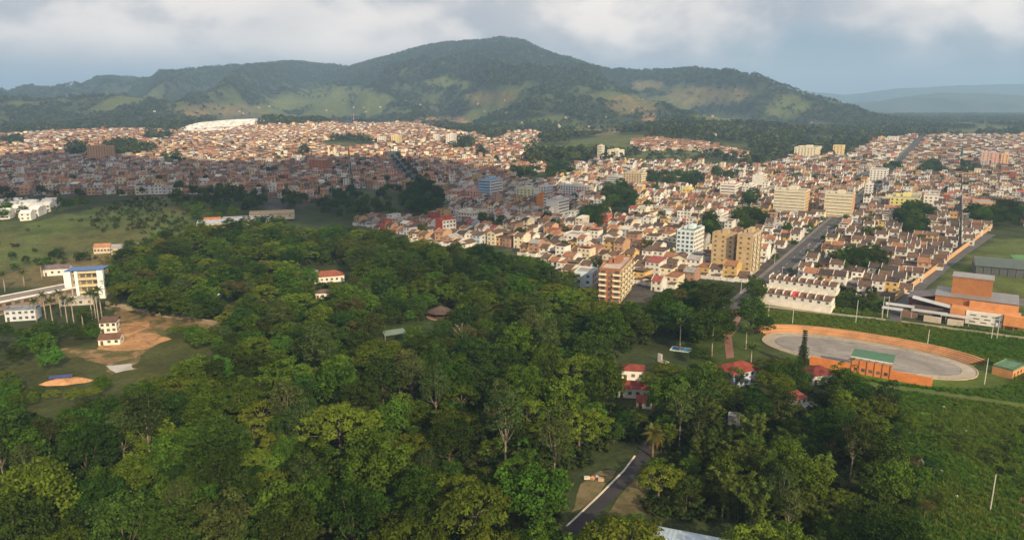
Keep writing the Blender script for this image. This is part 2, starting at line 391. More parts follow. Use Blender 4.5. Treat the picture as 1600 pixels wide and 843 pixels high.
# ------------------------------------------------------------------ sheets laid on the ground
def sheet(name, pts, mat, col, z=.05, jag=0, kind='structure', thick=.1):
    W = [G(*p)[:2] for p in pts]
    if jag:
        Q = []
        for i in range(len(W)):
            a, b = np.array(W[i]), np.array(W[(i+1) % len(W)]); n = max(1, int(np.linalg.norm(b-a)/2.5))
            for k in range(n):
                p = a+(b-a)*k/n; Q.append((p[0]+jag*(vnoise(p[0], p[1], 4, 2)-.5)*2, p[1]+jag*(vnoise(p[0], p[1], 4, 7)-.5)*2))
        W = Q
    area = sum(W[i][0]*W[(i+1) % len(W)][1]-W[(i+1) % len(W)][0]*W[i][1] for i in range(len(W)))
    if area < 0: W = W[::-1]
    return tagp(obj(name, MB().poly(W, z-thick, z), mat, col=col), kind=kind)
def strip(name, line, w, mat, col, z, world=False, thick=.1, follow=False):
    P = [np.array((p if world else G(*p))[:2], float) for p in line]
    Q = []
    for i in range(len(P)-1):
        n = max(1, int(np.linalg.norm(P[i+1]-P[i])/(12 if follow else 4)))
        Q += [P[i]+(P[i+1]-P[i])*k/n for k in range(n)]
    Q.append(P[-1]); mb = MB(); nq = len(Q)
    for i, p in enumerate(Q):
        d = Q[min(i+1, nq-1)]-Q[max(i-1, 0)]; d /= np.linalg.norm(d); n = np.array((d[1], -d[0]))*w/2
        a, b = p-n, p+n
        for q, zz in ((a, z-thick), (a, z), (b, z), (b, z-thick)):
            mb.v.append((q[0], q[1], float(Z(p[0], p[1]))*bool(follow)+zz))
    for i in range(nq-1):
        A = i*4
        for k in range(4): mb.f.append((A+k, A+(k+1) % 4, A+4+(k+1) % 4, A+4+k))
    mb.f.append((3, 2, 1, 0)); k = (nq-1)*4; mb.f.append((k, k+1, k+2, k+3))
    return tagp(obj(name, mb, mat, col=col), kind='structure')

THR = radians(31.5); DR = np.array((sin(THR), cos(THR))); PR = np.array((cos(THR), -sin(THR)))   # town grid, right half
THL = radians(-13);  DL = np.array((sin(THL), cos(THL))); PL = np.array((cos(THL), -sin(THL)))
AV0 = np.array(G(1183, 455)[:2])
strip('avenue', [AV0-DR*45, AV0+DR*2100], 9.5, 'concrete', (.075, .072, .075), .45, True, follow=True)
for s in (-1, 1): strip('pavement', [AV0-DR*45+PR*s*6.2, AV0+DR*1500+PR*s*6.2], 2.4, 'concrete', (.17, .16, .15), .58, True, follow=True, thick=.3)
for k in range(60):
    p = AV0+DR*(-30+k*12); tagp(strip('lane_marking', [p, p+DR*5], .35, 'concrete', (.3, .3, .29), .47+float(Z(*p)), True, thick=.02), kind='structure') if k < 40 else None
LS0 = np.array(G(662, 300)[:2]); strip('side_street', [LS0-DL*10, LS0+DL*900], 10, 'concrete', (.08, .08, .085), .4, True, follow=True)

sheet('dirt_clearing', [(165, 478), (205, 478), (250, 490), (300, 500), (345, 505), (330, 515), (268, 512), (262, 530), (225, 548), (210, 560), (208, 580), (175, 582), (160, 568), (120, 560), (88, 558), (95, 543), (150, 545), (185, 525), (190, 500)], 'earth_mixed', (.26, .165, .09), .06, 2.4)
sheet('sandy_slope', [(188, 505), (232, 502), (232, 512), (210, 520), (245, 520), (265, 530), (225, 545), (190, 548), (150, 545)], 'earth', (.42, .235, .115), .12, 1.0)
sheet('concrete_pad', [(165, 572), (205, 568), (207, 577), (182, 582)], 'concrete', (.42, .41, .39), .18, .5)
sheet('earth_track', [(165, 470), (230, 482), (345, 503), (342, 510), (225, 489), (165, 476)], 'earth', (.37, .29, .19), .10, .6)
sheet('lawn', [(560, 530), (600, 505), (660, 500), (720, 505), (725, 520), (690, 540), (610, 545)], 'earth', (.045, .072, .02), .07, 1.5)
sheet('lawn', [(1050, 540), (1075, 520), (1160, 500), (1200, 515), (1190, 555), (1140, 570), (1075, 565)], 'earth', (.055, .085, .02), .07, 1.2)
strip('park_road', [(850, 870), (900, 822), (945, 780), (985, 738), (1005, 712), (1018, 680)], 3.6, 'concrete', (.04, .038, .044), .08)
strip('kerb', [(885, 822), (897, 811), (935, 775), (975, 735), (992, 712)], .5, 'concrete', (.62, .57, .47), .22, thick=.2)
sheet('bare_ground', [(890, 800), (905, 755), (935, 735), (965, 735), (935, 772)], 'earth', (.16, .13, .07), .05, .8)
sheet('bare_ground', [(950, 800), (990, 745), (1015, 760), (1010, 800), (980, 850), (930, 850)], 'earth', (.13, .105, .055), .05, .8)
sheet('brick_path', [(1130, 520), (1133, 512), (1146, 505), (1155, 512), (1143, 525), (1147, 558), (1135, 560)], 'concrete', (.26, .13, .10), .10)
strip('brick_path', [(1140, 512), (1150, 490), (1168, 466), (1178, 455)], 6, 'concrete', (.25, .14, .11), .09)
strip('country_lane', [(1195, 478), (1300, 490), (1400, 501), (1480, 512), (1600, 528), (1800, 548)], 3.4, 'concrete', (.30, .25, .19), .10)
strip('school_road', [(1395, 503), (1405, 480), (1440, 445), (1500, 398), (1548, 366)], 6.5, 'concrete', (.10, .10, .105), .12)
strip('school_road', [(1505, 500), (1560, 506), (1650, 516)], 6, 'concrete', (.15, .145, .14), .14)
strip('footpath', [(1330, 598), (1420, 608), (1520, 622), (1640, 640)], 1.0, 'concrete', (.13, .10, .06), .06)
strip('footpath', [(1575, 575), (1600, 605), (1630, 640)], 2.2, 'concrete', (.25, .2, .15), .08)
sheet('bare_ground', [(1588, 780), (1640, 700), (1700, 860), (1600, 850)], 'earth', (.22, .16, .09), .05, .8)
sheet('school_yard', [(1528, 468), (1720, 463), (1720, 480), (1560, 476)], 'concrete', (.14, .125, .12), .10)
sheet('sports_court', [(1578, 398), (1650, 398), (1670, 418), (1596, 420)], 'concrete', (.10, .22, .08), .14)

# ------------------------------------------------------------------ buildings
def wrap_faces(o):  # nothing
    return o
WIN = {}
def winmesh(w, h, axis='y', d=.16):
    k = (round(w, 1), round(h, 1), axis)
    if k not in WIN:
        w2, h2 = k[0]/2, k[1]
        mb = MB().box(-w2, w2, -d/2, d/2, 0, h2) if axis == 'y' else MB().box(-d/2, d/2, -w2, w2, 0, h2)
        WIN[k] = mb.mesh('window', 'glass')
    return WIN[k]
SLAB = {}
def slabmesh(w, dep, h, axis='y'):
    k = (round(w, 1), round(dep, 1), round(h, 1), axis)
    if k not in SLAB:
        mb = MB()
        if axis == 'y': mb.box(-w/2, w/2, -dep, 0, 0, .18); mb.box(-w/2, w/2, -dep-.002, -dep+.12, .181, h)
        else: mb.box(0, dep, -w/2, w/2, 0, .18); mb.box(dep-.12, dep+.002, -w/2, w/2, .181, h)
        SLAB[k] = mb.mesh('balcony', 'plaster')
    return SLAB[k]
def facade(root, side, w, d, h, nst, style, wallc, cw=3.0, z0=0, balc=None):
    """windows on one face: side is -y / +x / -x / +y"""
    L = w if side in ('-y', '+y') else d; n = max(1, int(L/cw)); fh = (h-z0)/nst
    for s in range(nst):
        z = z0+s*fh
        if style == 'strip':
            cols = [(0, L*.9, fh*.36)]
        elif style == 'line':
            cols = [(0, L*.96, .5)]
        else:
            cols = [((i+.5)*L/n-L/2, (1.3 if style == 'small' else 1.7), (1.0 if style == 'small' else 1.5)) for i in range(n)]
        for i, (c, ww, hh) in enumerate(cols):
            if style == 'balcony' and i % 2 == 0: hh = 2.1; ww = 2.2
            zz = z+(fh-hh)*.5
            ax = 'y' if side in ('-y', '+y') else 'x'
            m = winmesh(ww, hh, ax)
            loc = {'-y': (c, -d/2, zz), '+y': (c, d/2, zz), '+x': (w/2, c, zz), '-x': (-w/2, c, zz)}[side]
            link('window', m, root, loc)
            if style == 'balcony' and i % 2 == 0 and s > 0 and side in ('-y', '+x'):
                bm = slabmesh(min(L/n*1.3, 4), 1.2, 1.1, ax)
                bl = link('balcony', bm, root, (loc[0], loc[1], z+.05), col=balc or wallc)
def tower(name, label, cat, pxl, pxr, pyt, pyb, split, th, wallc, sidec=None, roofc=(.3, .28, .26), front='punched', side='punched', vis='+x', balc=None, pent=True, group=None, cw=3.0, fh=2.9, parent=None):
    """a block whose near vertical corner stands at px = split; base and top rows from the photograph"""
    pc = G(split, pyb); k = mpp(pc); D = np.array((sin(th), cos(th))); P = np.array((cos(th), -sin(th)))
    v = np.array(pc[:2])/hypot(*pc[:2]); cr = lambda a: max(abs(a[0]*v[1]-a[1]*v[0]), .3)
    wf = (split-pxl) if vis == '+x' else (pxr-split); ws = (pxr-split) if vis == '+x' else (split-pxl)
    w = max(wf*k/cr(P), 4); d = max(ws*k/cr(D), 6); h = (pyb-pyt)*k/cos(atan2(HC-pc[2], hypot(*pc[:2])))*1.0
    c = np.array(pc[:2])+D*d/2-P*(w/2 if vis == '+x' else -w/2)
    root = link(name, None, None, (c[0], c[1], pc[2]), -th); tagp(root, label, cat, group)
    nst = max(2, round(h/fh))
    obj('wall', MB().box(-w/2, w/2, -d/2, d/2, -2, h), 'plaster', root, wallc)
    if sidec is not None:
        s = 1 if vis == '+x' else -1
        x0, x1 = sorted((s*w/2-.05*s, s*(w/2+.06)))
        obj('side_panel', MB().box(x0, x1, -d/2+.02, d/2-.02, -2, h-.02), 'plaster', root, sidec)
    t = .25
    obj('parapet', MB().box(-w/2-.06, w/2+.06, -d/2-.06, -d/2+t, h+.01, h+.9).box(-w/2-.06, w/2+.06, d/2-t, d/2+.06, h+.01, h+.9)
        .box(-w/2-.06, -w/2+t, -d/2+t+.01, d/2-t-.01, h+.01, h+.9).box(w/2-t, w/2+.06, -d/2+t+.01, d/2-t-.01, h+.01, h+.9), 'plaster', root, wallc)
    obj('roof', MB().box(-w/2+t+.02, w/2-t-.02, -d/2+t+.02, d/2-t-.02, h+.01, h+.2), 'concrete', root, roofc)
    if pent and w > 5: obj('stair_head', MB().box(-w*.12, w*.16, -d*.05, d*.28, h+.21, h+3.0).box(-w*.35, -w*.2, -d*.1, d*.1, h+.21, h+1.8), 'plaster', root, wallc)
    if front: facade(root, '-y', w, d, h, nst, front, wallc, cw, balc=balc)
    if side: facade(root, vis, w+.14, d, h, nst, side, sidec or wallc, cw, balc=balc)
    return root, w, d, h
WH = (.72, .70, .66); CR = (.72, .64, .46); TAN = (.50, .37, .21); BLU = (.50, .66, .78); BRK = (.42, .17, .08); ORG = (.62, .24, .07); YEL = (.72, .56, .20); GRY = (.42, .43, .45)
ROOFBR = (.15, .085, .055); ROOFOR = (.34, .14, .06); ROOFRED = (.30, .055, .045)
T = tower; AB = 'apartment_building'; CT = 'building'
T(AB, 'tan brick twin slab, left block with small windows beside the avenue', CT, 1112, 1149, 371, 426, 1144, THR, TAN, (.42, .36, .30), front='small', side='strip', cw=4.5)
T(AB, 'tan brick twin slab, right block with balconied side towards the avenue', CT, 1150, 1189, 373, 432, 1172, THR, TAN, (.62, .52, .36), front='small', side='balcony', cw=4.5)
T(AB, 'pale blue and white seven-storey block with grid of windows', CT, 1057, 1098, 364, 402, 1083, THR, (.62, .74, .82), WH, front='punched', side='punched', roofc=(.14, .2, .13))
T(AB, 'cream and brown balconied block rising from edge of the park trees', CT, 936, 998, 424, 474, 968, radians(20), (.34, .15, .085), (.70, .58, .34), front='balcony', side='balcony', balc=(.76, .68, .5), roofc=(.45, .38, .33), cw=3.4)
T(AB, 'cream ten-storey slab striped by dark floor lines, beside the avenue bend', CT, 1213, 1266, 303, 338, 1256, THR, (.66, .61, .47), (.6, .42, .22), front='line', side='line', cw=3)
T(AB, 'cream slab with dark floor lines and brick orange end wall', CT, 1293, 1338, 309, 341, 1329, THR, (.66, .6, .44), (.55, .30, .16), front='line', side=None)
T(AB, 'white tower with blank wall and balcony strip, beside an orange slab', CT, 853, 889, 315, 344, 872, THR, WH, WH, front=None, side='strip', cw=3)
T(AB, 'narrow orange slab adjoining the white tower', CT, 838, 856, 306, 329, 849, THR, ORG, WH, front=None, side='strip')
T(AB, 'blue and white tower with window bands and two wings', CT, 748, 786, 283, 309, 766, THR, (.30, .48, .66), WH, front='strip', side='strip')
T(AB, 'pale yellow green five-storey block with wide windows', CT, 806, 843, 297, 316, 835, THR, (.66, .66, .44), WH, front='punched', side=None, cw=4)
T(AB, 'white block behind the pale yellow green one', CT, 841, 863, 292, 309, 853, THR, WH, (.7, .72, .78), front='punched', side='punched')
T(AB, 'long white four-storey block with rows of dark windows', CT, 875, 927, 293, 308, 921, THR, WH, CR, front='punched', side=None, cw=3.2)
T(AB, 'tan office slab with grid windows next to grey slab', CT, 974, 1010, 273, 293, 1002, THR, (.52, .42, .28), CR, front='punched', side='strip', cw=3.5)
T(AB, 'blue grey slab beside the tan office slab', CT, 948, 973, 277, 293, 965, THR, GRY, GRY, front='strip', side=None)
T(AB, 'white block with dark vertical bays and reddish roof edge', CT, 1126, 1159, 291, 312, 1148, THR, WH, WH, front='strip', side='punched', roofc=(.4, .15, .12))
T(AB, 'white lower wing beside the block with dark vertical bays', CT, 1160, 1183, 293, 312, 1174, THR, WH, WH, front='punched', side='punched')
T(AB, 'tall plain white building behind the white bay block', CT, 1176, 1199, 277, 297, 1191, THR, WH, CR, front=None, side='punched')
T(AB, 'slim cream tower at the foot of the wooded slope', CT, 933, 944, 229, 251, 940, THR, (.74, .66, .5), WH, front='strip', side='strip')
T(AB, 'cream stepped block beside the slim tower below the wooded slope', CT, 949, 975, 236, 252, 966, THR, (.76, .7, .55), WH, front='punched', side='punched', cw=5)
for i, (a, b, yt, yb, c, lab) in enumerate([
    (1245, 1288, 233, 248, (.76, .68, .5), 'wide cream block at the foot of the mountain, beyond the twin cream slabs'), (1303, 1322, 230, 245, (.74, .58, .28), 'narrow ochre block near the foot of the mountain'),
    (1373, 1385, 216, 223, (.7, .48, .18), 'small ochre block at the far plain edge'), (1389, 1408, 216, 225, WH, 'white block at the far plain edge'),
    (1352, 1366, 291, 309, WH, 'narrow white tower with dark window bands right of the avenue'), (1363, 1394, 269, 284, WH, 'white stepped block along the avenue with punched windows'),
    (1535, 1549, 243, 262, (.62, .42, .36), 'dusty pink tower among orange roofs, in a row of three'), (1551, 1562, 244, 261, (.6, .36, .32), 'darker pink middle tower in a row of three'), (1566, 1578, 246, 261, (.7, .45, .25), 'peach tower closing a row of three'),
    (1528, 1565, 322, 337, (.62, .32, .18), 'peach orange three-storey block with flat roof'), (1399, 1451, 314, 331, (.68, .62, .24), 'yellow green three-storey block with rows of windows'),
    (1447, 1472, 311, 328, WH, 'white blank-walled block next to the yellow green one'), (1066, 1083, 296, 305, YEL, 'small bright yellow building among trees'),
    (485, 520, 252, 270, BRK, 'tall brick red block in the shaded old town'), (628, 648, 285, 299, (.42, .30, .16), 'ochre block by the dark tree-lined street'), (676, 701, 290, 304, (.45, .31, .16), 'ochre hall across the tree-lined street'),
    (612, 628, 213, 226, (.72, .6, .32), 'pale yellow tower in the sunlit far town'), (677, 687, 211, 223, WH, 'slim white tower in the sunlit far town'), (697, 714, 211, 229, WH, 'stepped white tower in the sunlit far town'), (590, 604, 215, 226, WH, 'low white block in the sunlit far town'),
    (145, 178, 232, 250, (.56, .34, .17), 'brick apartment block standing among sunlit left-hand roofs'), (700, 728, 300, 314, (.5, .27, .18), 'long brick building left of the blue tower'), (730, 750, 300, 315, (.6, .33, .26), 'pinkish white-banded block beside the blue tower'),
    (1085, 1100, 0, 0, WH, '')]):
    if not lab: continue
    left = a < 720
    T(AB, lab, CT, a, b, yt, yb, a+(b-a)*.68, THR if not left else radians(12), c, None, front='punched', side='punched', cw=3.6 if yb > 280 else 5, pent=(i % 2 == 0))
T(AB, 'red walled five-storey building with white front above the park trees', CT, 681, 713, 345, 369, 692, radians(48), (.45, .08, .05), WH, front=None, side='punched', cw=3)
T('town_building', 'white and cream three-storey building below the blue and white tower district', CT, 716, 749, 333, 348, 738, THR, (.72, .68, .56), CR, front='punched', side='punched')
T('town_building', 'pale blue low building next to brown balconied block', CT, 897, 936, 428, 455, 925, radians(20), (.55, .66, .76), WH, front='punched', side='punched', cw=3.5, pent=False)
T('town_building', 'white four-storey building with stepped top beside town trees', CT, 1112, 1138, 337, 356, 1126, THR, WH, WH, front='punched', side='punched')
T('town_building', 'white two-storey house block under a flat roof by the wood edge', CT, 880, 921, 369, 384, 908, THR, WH, CR, front='punched', side='punched', pent=False)
# church with twin spires
p = G(519, 247); ch = link('church', None, None, p, radians(10), scale=(.75, .75, .8)); tagp(ch, 'pale church with two pointed spires in the sunlit old town', 'church')
obj('nave', MB().box(-8, 8, 0, 34, -1, 11).prism([(-8.3, 11.01), (8.3, 11.01), (0, 16)], -.2, 34, 'y'), 'plaster', ch, (.7, .6, .42))
for s in (-1, 1):
    tw = obj('bell_tower', MB().box(s*7-2.4, s*7+2.4, -3.5, 1.2, -1, 19), 'plaster', ch, (.74, .66, .5))
    mb = MB(); mb.v = [(s*7-2.6, -3.7, 19.01), (s*7+2.6, -3.7, 19.01), (s*7+2.6, 1.4, 19.01), (s*7-2.6, 1.4, 19.01), (s*7, -1.15, 28)]
    mb.f = [(0, 1, 4), (1, 2, 4), (2, 3, 4), (3, 0, 4), (3, 2, 1, 0)]; obj('spire', mb, 'plaster', tw, (.68, .6, .46))

# ---- a house: wall, roof, windows, door
def house_parts(root, w, d, h, roof, rh, wallc, roofc, nst=1, nf=2, ns=0, roofmat='tile', over=.45, door=True, back=False, party=False):
    mb = MB().box(-w/2, w/2, -d/2, d/2, -.6, h)
    if roof == 'gx': mb.prism([(-d/2+.05, h+.003), (d/2-.05, h+.003), (0, h+rh-.1)], -w/2+.01, w/2-.01, 'x')
    if roof == 'gy': mb.prism([(-w/2+.05, h+.003), (w/2-.05, h+.003), (0, h+rh-.1)], -d/2+.01, d/2-.01, 'y')
    obj('wall', mb, 'plaster', root, wallc)
    r = MB(); t = .18
    if roof == 'gx':
        s = rh/(d/2); e = over
        r.prism([(-d/2-e, h-s*e), (0, h+rh), (0, h+rh+t), (-d/2-e, h-s*e+t)], -w/2-.15, w/2+.15, 'x'); r.prism([(0, h+rh+t+.003), (0, h+rh+.003), (d/2+e, h-s*e+.003), (d/2+e, h-s*e+t)], -w/2-.16, w/2+.16, 'x')
    elif roof == 'gy':
        s = rh/(w/2); e = over
        r.prism([(-w/2-e, h-s*e), (0, h+rh), (0, h+rh+t), (-w/2-e, h-s*e+t)], -d/2-.15, d/2+.15, 'y'); r.prism([(0, h+rh+t+.003), (0, h+rh+.003), (w/2+e, h-s*e+.003), (w/2+e, h-s*e+t)], -d/2-.16, d/2+.16, 'y')
    elif roof == 'shed':
        r.prism([(-d/2-over, h+.05), (d/2+over, h+rh), (d/2+over, h+rh+t), (-d/2-over, h+.05+t)], -w/2-.1, w/2+.1, 'x')
    elif roof == 'hip':
        e = over; q = min(w, d)/2*.98
        if w >= d: a, b = (-w/2+q, 0), (w/2-q, 0)
        else: a, b = (0, -d/2+q), (0, d/2-q)
        r.v = [(-w/2-e, -d/2-e, h+.02), (w/2+e, -d/2-e, h+.02), (w/2+e, d/2+e, h+.02), (-w/2-e, d/2+e, h+.02), (a[0], a[1], h+rh), (b[0], b[1], h+rh)]
        r.f = [(0, 1, 5, 4), (1, 2, 5), (2, 3, 4, 5), (3, 0, 4)] if w >= d else [(0, 1, 4), (1, 2, 5, 4), (2, 3, 5), (3, 0, 4, 5)]
        r.f.append((3, 2, 1, 0))
    else:
        r.box(-w/2+.2, w/2-.2, -d/2+.2, d/2-.2, h+.01, h+.15)
        r.box(-w/2-.03, w/2+.03, -d/2-.03, -d/2+.19, h+.01, h+.7).box(-w/2-.03, w/2+.03, d/2-.19, d/2+.03, h+.01, h+.7)
        r.box(-w/2-.03, -w/2+.19, -d/2+.195, d/2-.195, h+.01, h+.7).box(w/2-.19, w/2+.03, -d/2+.195, d/2-.195, h+.01, h+.7)
    obj('roof', r, roofmat, root, roofc)
    if party and roof == 'gx':
        for sx in (-1, 1):
            x = sx*(w/2-.02); obj('party_wall', MB().prism([(-d/2-.1, h-.4), (d/2+.1, h-.4), (d/2+.1, h+.42), (0, h+rh+.6), (-d/2-.1, h+.42)], x-.11, x+.11, 'x'), 'plaster', root, wallc)
    if party:
        wl_ = MB().box(-w/2+.2, 0, d/2+.01, d/2+3.6, -.6, 2.5); obj('rear_wing', wl_, 'plaster', root, wallc)
        obj('lean_to_roof', MB().prism([(d/2+.02, 3.0), (d/2+3.9, 2.52), (d/2+3.9, 2.64), (d/2+.02, 3.12)], -w/2+.05, .2, 'x'), roofmat, root, roofc)
        obj('yard_wall', MB().box(.3, w/2-.02, d/2+3.4, d/2+3.58, -.6, 2.2), 'plaster', root, wallc)
    fh = h/nst
    for s in range(nst):
        for i in range(nf):
            c = (i+.5)*w/nf-w/2
            if s == 0 and door and i == 0: continue
            link('window', winmesh(1.3, 1.2), root, (c, -d/2, s*fh+fh*.36))
            if back: link('window', winmesh(1.3, 1.2), root, (c, d/2, s*fh+fh*.36))
        for i in range(ns):
            c = (i+.5)*d/ns-d/2
            for sx in (-1, 1): link('window', winmesh(1.2, 1.1, 'x'), root, (sx*w/2, c, s*fh+fh*.36))
    if door:
        obj('door', MB().box(-.55, .55, -.09, .09, 0, 2.1), 'metal', root, (.12, .07, .04), loc=(.5*w/nf-w/2, -d/2, 0))
def house(label, px, py, w, d, h, th, roof='gx', rh=1.8, wallc=WH, roofc=ROOFBR, name='house', cat='house', group=None, **kw):
    p = G(px, py); D = np.array((sin(th), cos(th))); c = np.array(p[:2])+D*d/2
    r = link(name, None, None, (c[0], c[1], p[2]), -th); tagp(r, label, cat, group)
    house_parts(r, w, d, h, roof, rh, wallc, roofc, **kw); return r

# park houses
house('white house with red roof deep in the park, upper of the pair', 989, 594, 8.5, 6, 3.8, radians(8), 'hip', 1.6, WH, (.19, .045, .035), nf=3)
house('white house with red hipped roof in the park, lower wide one of the pair', 990, 622, 11, 6.5, 3.6, radians(8), 'hip', 1.8, WH, (.20, .04, .036), nf=4, ns=2)
house('low red-roofed annex below the white park houses', 1006, 638, 5, 4, 2.2, radians(8), 'shed', .7, WH, (.21, .04, .04), nf=2)
house('blue and white two-storey house under broad red hipped roof beside the brick path', 1166, 602, 13.5, 9.5, 5.4, radians(-28), 'hip', 2.6, (.50, .56, .72), (.21, .045, .032), nst=2, nf=5, ns=3)
house('dark red hipped roof house behind the rink grandstand', 1286, 600, 9.5, 7.5, 3.6, radians(-14), 'hip', 2.6, (.7, .72, .66), (.16, .035, .03), nf=3, ns=2)
house('small red lean-to roof house beside grey slab in the trees', 1252, 633, 5.5, 4, 2.4, radians(-30), 'shed', 1.0, WH, (.27, .07, .06), nf=2)
house('small pale hut with grey flat roof among bamboo', 1146, 664, 3.6, 3, 2.6, radians(20), 'flat', .3, (.5, .5, .47), (.38, .39, .38), nf=1, door=False, name='hut', cat='hut')
house('long red-roofed bungalow in the middle of the park', 515, 441, 17, 9, 3.6, radians(-20), 'hip', 2.6, WH, (.24, .08, .05), nf=6, ns=2)
house('grey-roofed bungalow wing beside the red-roofed park bungalow', 482, 437, 12, 8, 3.2, radians(-20), 'gx', 1.4, (.6, .58, .55), (.2, .16, .15), nf=3)
house('small white cottage with dark roof under park trees', 505, 467, 8, 6, 3.2, radians(-10), 'hip', 1.5, WH, (.13, .09, .07), nf=3)
house('grey blue low shed glimpsed between park trees, left of the bungalow', 330, 465, 10, 5, 2.8, radians(-15), 'gx', 1.0, (.6, .62, .66), (.4, .45, .5), nf=2, name='shed', cat='shed')
# round thatched pavilion
p = G(689, 494); pv = link('pavilion', None, None, p); tagp(pv, 'round pavilion with dark conical roof on the park lawn', 'pavilion')
mb = MB(); n = 20
mb.v = [(6.6*cos(2*pi*k/n), 6.6*sin(2*pi*k/n), 2.7) for k in range(n)]+[(0, 0, 5.6)]; mb.f = [(k, (k+1) % n, n) for k in range(n)]+[tuple(range(n))[::-1]]
obj('roof', mb, 'tile', pv, (.09, .06, .05)); obj('base', MB().poly([(7*cos(2*pi*k/n), 7*sin(2*pi*k/n)) for k in range(n)], -.2, .3), 'concrete', pv, (.36, .22, .18))
for k in range(10): obj('post', MB().tube([(6*cos(2*pi*k/10), 6*sin(2*pi*k/10), .2), (6*cos(2*pi*k/10), 6*sin(2*pi*k/10), 2.8)], [.14, .14]), 'bark', pv, (.12, .08, .05))
# translucent shelter on the lawn
p = G(616, 527); sh = link('shelter', None, None, p, radians(28)); tagp(sh, 'pale translucent lean-to shelter on the park lawn', 'shelter')
obj('roof', MB().prism([(-2.2, 2.0), (2.2, 3.0), (2.2, 3.1), (-2.2, 2.1)], -5, 5, 'x'), 'metal', sh, (.13, .18, .14))
for sx in (-4.8, 4.8):
    for sy, hh in ((-2, 2.2), (2, 3.1)): obj('post', MB().box(sx-.1, sx+.1, sy-.1, sy+.1, 0, hh), 'metal', sh, (.3, .3, .3))
# pool
p = G(1064, 546); pl = link('swimming_pool', None, None, p, radians(-24)); tagp(pl, 'small blue swimming pool beside tall palms', 'pool')
obj('water', MB().box(-3.6, 3.6, -2.2, 2.2, .05, .22), 'pool_water', pl, (.05, .22, .42))
obj('rim', MB().box(-4.2, 4.2, -2.8, -2.21, .02, .3).box(-4.2, 4.2, 2.21, 2.8, .02, .3).box(-4.2, -3.61, -2.2, 2.2, .02, .3).box(3.61, 4.2, -2.2, 2.2, .02, .3), 'concrete', pl, (.55, .55, .5))
p = G(1034, 566); wl = link('garden_wall', None, None, p, radians(40)); tagp(wl, 'stepped white garden wall beside the swimming pool', 'wall')
obj('panel', MB().box(-.15, .15, -3.5, 0, -.1, 1.2), 'plaster', wl, WH); obj('panel', MB().box(-.17, .17, .01, 2, -.1, 3.4), 'plaster', wl, WH)
# grey slab, bottom roof
p = G(1262, 634); tagp(obj('concrete_slab', MB().box(-3.5, 3.5, -2, 2, .02, .4).box(-3.3, -3, -2, -1.7, .401, 1), 'concrete', None, (.34, .36, .38), loc=p, rz=radians(25)), 'pale grey concrete slab next to the red lean-to roof', 'slab')
pa, pb = np.array(G(1026, 821, 4.2)[:2]), np.array(G(1142, 843, 4.2)[:2]); wd = (pb-pa)/np.linalg.norm(pb-pa); wc_ = pa+wd*11.6+np.array((wd[1], -wd[0]))*6.6
bh = link('warehouse', None, None, (wc_[0], wc_[1], 0), atan2(wd[1], wd[0])); tagp(bh, 'warehouse with pale blue-grey corrugated roof beside the park road', 'warehouse')
obj('wall', MB().box(-11, 11, -6, 6, -.3, 4.2), 'plaster', bh, (.5, .5, .5)); rf = obj('roof', MB().prism([(-6.6, 4.1), (0, 5.5), (0, 5.65), (-6.6, 4.25)], -11.6, 11.6, 'x').prism([(0, 5.655), (0, 5.505), (6.6, 4.105), (6.6, 4.255)], -11.61, 11.61, 'x'), 'metal', bh, (.42, .52, .60))
for k in range(24):
    x = -11.4+k*.99; obj('roof_rib', MB().prism([(.05, 5.66), (.05, 5.72), (6.6, 4.32), (6.6, 4.26)], x, x+.12, 'x'), 'metal', rf, (.42, .52, .60))
# rubbish / stones
for i, (px, py, c) in enumerate([(917, 747, (.6, .55, .5)), (926, 748, (.55, .25, .15)), (933, 746, (.5, .5, .52)), (939, 750, (.42, .3, .2))]):
    p = G(px, py); s = R.uniform(.6, 1.1); mb = MB(); mb.box(-s, s, -s*.7, s*.7, -.1, s*.9); mb.v = [(v[0]*R.uniform(.75, 1.1), v[1]*R.uniform(.75, 1.1), v[2]*R.uniform(.8, 1.1)) for v in mb.v]
    tagp(obj('debris_block', mb, 'concrete', None, c, loc=p, rz=i), ['pale broken block dumped by the park road', 'rust red broken block dumped by the park road', 'grey broken block dumped by the park road', 'brown broken block dumped by the park road'][i], 'debris')
for i, (px, py) in enumerate([(1412, 720), (1418, 722), (1440, 721), (1444, 724), (1455, 733), (1462, 734), (1471, 737), (1495, 776), (1411, 637), (1474, 637), (1509, 675)]):
    p = G(px, py); s = R.uniform(.4, .8); mb = MB(); mb.tube([(0, 0, -.1), (.1, 0, s*.5), (0, .05, s)], [s, s*.85, s*.3], 7); mb.v = [(v[0]*R.uniform(.8, 1.3), v[1]*R.uniform(.8, 1.2), v[2]) for v in mb.v]
    tagp(obj('boulder', mb, 'concrete', None, (.5, .49, .46), loc=p, rz=i*1.3), 'pale boulder lying in the tall meadow grass', 'boulder', 'boulders in the meadow')

